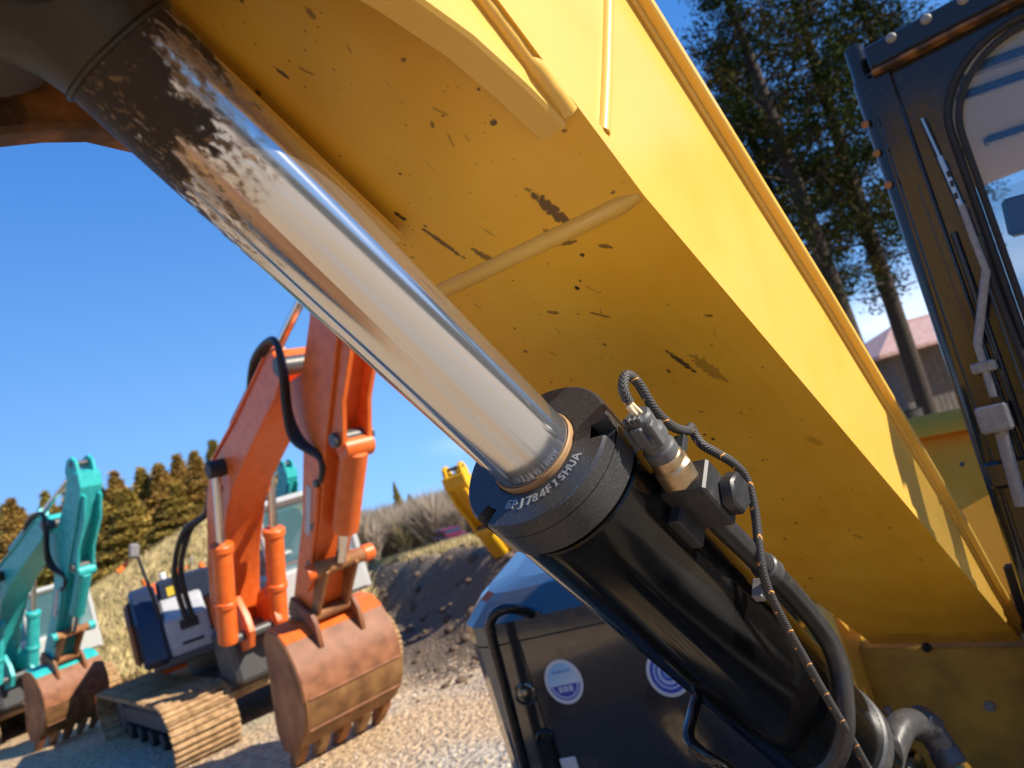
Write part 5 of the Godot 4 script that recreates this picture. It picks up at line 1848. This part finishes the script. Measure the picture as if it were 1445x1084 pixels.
# ------------------------------------------------------------------ shed, drum, car
func build_shed_and_car() -> void:
	var wall := worn(81, [[0.0, lin(0.10, 0.09, 0.08)], [1.0, lin(0.16, 0.145, 0.13)]], 0.7, 0.85)
	var roofm := worn(82, [[0.0, lin(0.36, 0.2, 0.17)], [0.6, lin(0.48, 0.31, 0.28)], [1.0, lin(0.55, 0.4, 0.36)]], 0.6, 0.7, 0.1)
	var s := thing("shed", "dark grey shed with faded pink hipped roof, behind the tall trees", "shed", Transform3D(Basis(), Vector3(10.2, 0.0, -20.05)))
	var mb := MB.new()
	mb.box(Vector3(4.0, 1.2, -2.9), Vector3(6.6, 2.5, 4.4), 0.01)
	part("wall", mb, wall, s)
	mb = MB.new()
	for i in 40:
		mb.box(Vector3(0.78 + i * 0.165, 1.25, -0.697), Vector3(0.012, 2.3, 0.012), 0.003)
	var cl := part("cladding_ribs", mb, wall, s)
	cl.set_meta("kind", "stuff")
	mb = MB.new()
	var A := Vector3(0, 2.5, 0)
	var B := Vector3(8.0, 2.5, 0)
	var C := Vector3(8.0, 2.5, -5.8)
	var D := Vector3(0, 2.5, -5.8)
	var R0 := Vector3(2.2, 3.45, -2.9)
	var R1 := Vector3(5.8, 3.45, -2.9)
	mb.quad(A, B, R1, R0, Vector3(0, 1, 1))
	mb.quad(C, D, R0, R1, Vector3(0, 1, -1))
	mb.quad(D, A, R0, R0, Vector3(-1, 1, 0))
	mb.quad(B, C, R1, R1, Vector3(1, 1, 0))
	var dn := Vector3(0, -0.09, 0)
	mb.quad(A, B, B + dn, A + dn, Vector3(0, 0, 1))
	mb.quad(D, A, A + dn, D + dn, Vector3(-1, 0, 0))
	mb.quad(B, C, C + dn, B + dn, Vector3(1, 0, 0))
	mb.quad(C, D, D + dn, C + dn, Vector3(0, 0, -1))
	mb.quad(A + dn, B + dn, C + dn, D + dn, Vector3(0, -1, 0))
	var rf := part("roof", mb, roofm, s)
	mb = MB.new()
	mb.tube([R0, R1], 0.06, 8)
	part("ridge_cap", mb, roofm, rf)
	var dr := thing("drum", "black drum standing on the ground in front of the grey shed", "drum", Transform3D(Basis(), Vector3(7.3, 0.0, -14.1)))
	mb = MB.new(Transform3D(Basis(Vector3.RIGHT, -PI / 2), Vector3.ZERO))
	mb.lathe([[0.0, 0.0], [0.29, 0.0], [0.3, 0.012], [0.29, 0.02], [0.29, 0.35], [0.305, 0.365], [0.29, 0.38], [0.29, 0.7], [0.305, 0.715], [0.29, 0.73], [0.29, 1.03], [0.3, 1.05], [0.28, 1.05], [0.27, 1.03], [0.0, 1.03]], 32)
	part("body", mb, M.dark, dr)
	mb = MB.new(Transform3D(Basis(Vector3.RIGHT, -PI / 2), Vector3(0.14, 1.03, 0)))
	mb.lathe([[0.0, 0.0], [0.03, 0.0], [0.03, 0.02], [0.0, 0.02]], 12)
	part("bung", mb, M.dark_steel, dr)
	# car on the far lane
	var cp := Vector3(-7.5, 0, -55.0)
	cp.y = ground_height(cp.x, cp.z) + 0.35
	var car := thing("car", "small dark red car on the lane below the far hill", "car", Transform3D(Basis(Vector3.UP, deg_to_rad(28.0)), cp))
	var red := mat(lin(0.12, 0.012, 0.02), 0.25)
	mb = MB.new()
	mb.slab(PackedVector2Array([Vector2(1.9, 0.3), Vector2(1.92, 0.62), Vector2(1.7, 0.82), Vector2(0.9, 0.92), Vector2(-1.75, 0.95), Vector2(-1.85, 0.8), Vector2(-1.85, 0.3)]), -0.82, 0.82, 0.06)
	part("body", mb, red, car)
	mb = MB.new()
	mb.slab(PackedVector2Array([Vector2(0.95, 0.93), Vector2(0.3, 1.48), Vector2(-1.4, 1.52), Vector2(-1.78, 0.95)]), -0.72, 0.72, 0.05)
	var cab := part("cabin", mb, red, car)
	for q in [[Vector3(0, 1.2, 0.66), Vector3(1.25, 0.5, 0.02), 0.7], [Vector3(0, 1.24, -1.62), Vector3(1.2, 0.4, 0.02), -0.58]]:
		mb = MB.new()
		mb.box(q[0], q[1], 0.01, Basis(Vector3.RIGHT, -q[2]))
		part("window", mb, M.navy, cab)
	for x in [-0.715, 0.715]:
		mb = MB.new()
		mb.box(Vector3(x, 1.2, -0.5), Vector3(0.02, 0.36, 1.6), 0.008)
		part("window", mb, M.navy, cab)
		for z in [-1.2, 1.2]:
			mb = MB.new()
			mb.rod(Vector3(x * 0.95, 0.31, z), Vector3(x * 1.18, 0.31, z), 0.31, 20, 0.03)
			part("wheel", mb, M.rubber, car)
		mb = MB.new()
		mb.box(Vector3(x * 0.85, 0.68, 1.86), Vector3(0.3, 0.14, 0.08), 0.03)
		part("headlight", mb, M.white, car)


# ------------------------------------------------------------------ stones and dry grass
func scatter(called: String, label: String, mesh: Mesh, m: Material, rows: Array, cols: Array) -> void:
	var mm := MultiMesh.new()
	mm.transform_format = MultiMesh.TRANSFORM_3D
	mm.use_colors = true
	mm.mesh = mesh
	mm.instance_count = rows.size()
	for i in rows.size():
		mm.set_instance_transform(i, rows[i])
		mm.set_instance_color(i, cols[i])
	var o := MultiMeshInstance3D.new()
	o.name = called
	o.multimesh = mm
	o.material_override = m
	add_child(o)
	o.set_meta("kind", "stuff")
	tag(o, label, called.replace("_", " "))


func build_ground_cover() -> void:
	var rng := RandomNumberGenerator.new()
	rng.seed = 99
	var st := MB.new()
	var ico := SphereMesh.new()
	ico.radial_segments = 6
	ico.rings = 3
	ico.radius = 0.5
	ico.height = 0.8
	var vm := mat(Color.WHITE, 0.9)
	vm.vertex_color_use_as_albedo = true
	var rows := []
	var cols := []
	var stone := [Color(0.58, 0.5, 0.39), Color(0.56, 0.41, 0.25), Color(0.65, 0.48, 0.3), Color(0.5, 0.38, 0.26), Color(0.66, 0.57, 0.44)]
	for i in 45000:
		var d := 2.5 + pow(rng.randf(), 0.8) * 12.0
		var b := rng.randf_range(-0.95, 0.25)
		var x := b * d
		var z := -d
		var k := 0.5 + 0.9 * patch_noise.get_noise_2d(x * 2.0, z * 2.0)
		if rng.randf() > k + 0.25 or z < -8.6 - 0.5 * x:
			continue
		var s := 0.007 + 0.022 * pow(rng.randf(), 3.5)
		var q := Basis.from_euler(Vector3(rng.randf() * TAU, rng.randf() * TAU, 0)).scaled(Vector3(s * rng.randf_range(0.8, 1.4), s * 0.8, s))
		rows.append(Transform3D(q, Vector3(x, ground_height(x, z) + s * 0.12, z)))
		cols.append(stone[rng.randi() % 5] * rng.randf_range(0.8, 1.15))
	scatter("gravel", "loose pale stones scattered over the yard", ico, vm, rows, cols)
	rows = []
	cols = []
	for i in 1100:
		var p := CREST_A.lerp(CREST_B, rng.randf_range(-0.5, 1.3))
		var dir := (CREST_B - CREST_A).normalized()
		var side := Vector2(-dir.y, dir.x)
		if side.x > 0.0:
			side = -side
		p += side * rng.randf_range(-0.1, 2.0)
		var s := 0.015 + 0.12 * pow(rng.randf(), 5.0)
		rows.append(Transform3D(Basis.from_euler(Vector3(rng.randf() * TAU, rng.randf() * TAU, 0)).scaled(Vector3(s * 1.3, s, s)), Vector3(p.x, ground_height(p.x, p.y) + s * 0.1, p.y)))
		cols.append(Color(0.13, 0.09, 0.06) * rng.randf_range(0.6, 1.2))
	scatter("soil_clods", "brown clods of soil on the face of the bank", ico, vm, rows, cols)
	# tufts of dry grass
	var tuft := MB.new()
	for i in 14:
		var a := rng.randf() * TAU
		var o := Vector3(rng.randfn() * 0.05, 0, rng.randfn() * 0.05)
		var e := o + Vector3(cos(a) * rng.randf_range(0.05, 0.3), rng.randf_range(0.25, 0.6), sin(a) * rng.randf_range(0.05, 0.3))
		var w := Vector3(-sin(a), 0, cos(a)) * 0.009
		var m1 := o.lerp(e, 0.55) + Vector3(0, 0.08, 0)
		var n1 := Vector3(cos(a), 0.6, sin(a)).normalized()
		tuft.quad(o - w, o + w, m1 + w * 0.8, m1 - w * 0.8, n1)
		tuft.tri(m1 - w * 0.8, m1 + w * 0.8, e, n1, n1, n1)
	rows = []
	cols = []
	for i in 26000:
		var d := rng.randf_range(11.5, 34.0)
		var b := rng.randf_range(-0.95, -0.27)
		var h := 1.0
		if i > 20000:
			# thin line of grass along the top of the bank
			var f := rng.randf_range(-0.3, 1.25)
			var p := CREST_A.lerp(CREST_B, f) + Vector2(rng.randf_range(0.1, 2.5), rng.randf_range(-0.6, 0.2))
			d = -p.y
			b = p.x / d
			h = 0.35
		var x := b * d
		var z := -d
		var s := h * rng.randf_range(0.5, 1.3)
		rows.append(Transform3D(Basis(Vector3.UP, rng.randf() * TAU).scaled(Vector3(s * 1.3, s, s * 1.3)), Vector3(x, ground_height(x, z) - 0.02, z)))
		cols.append(Color(0.6, 0.47, 0.25).lerp(Color(0.4, 0.34, 0.11), rng.randf() * rng.randf()) * rng.randf_range(0.75, 1.15))
	scatter("dry_grass", "pale dry grass on the slope and along the bank", tuft.mesh(), vm, rows, cols)
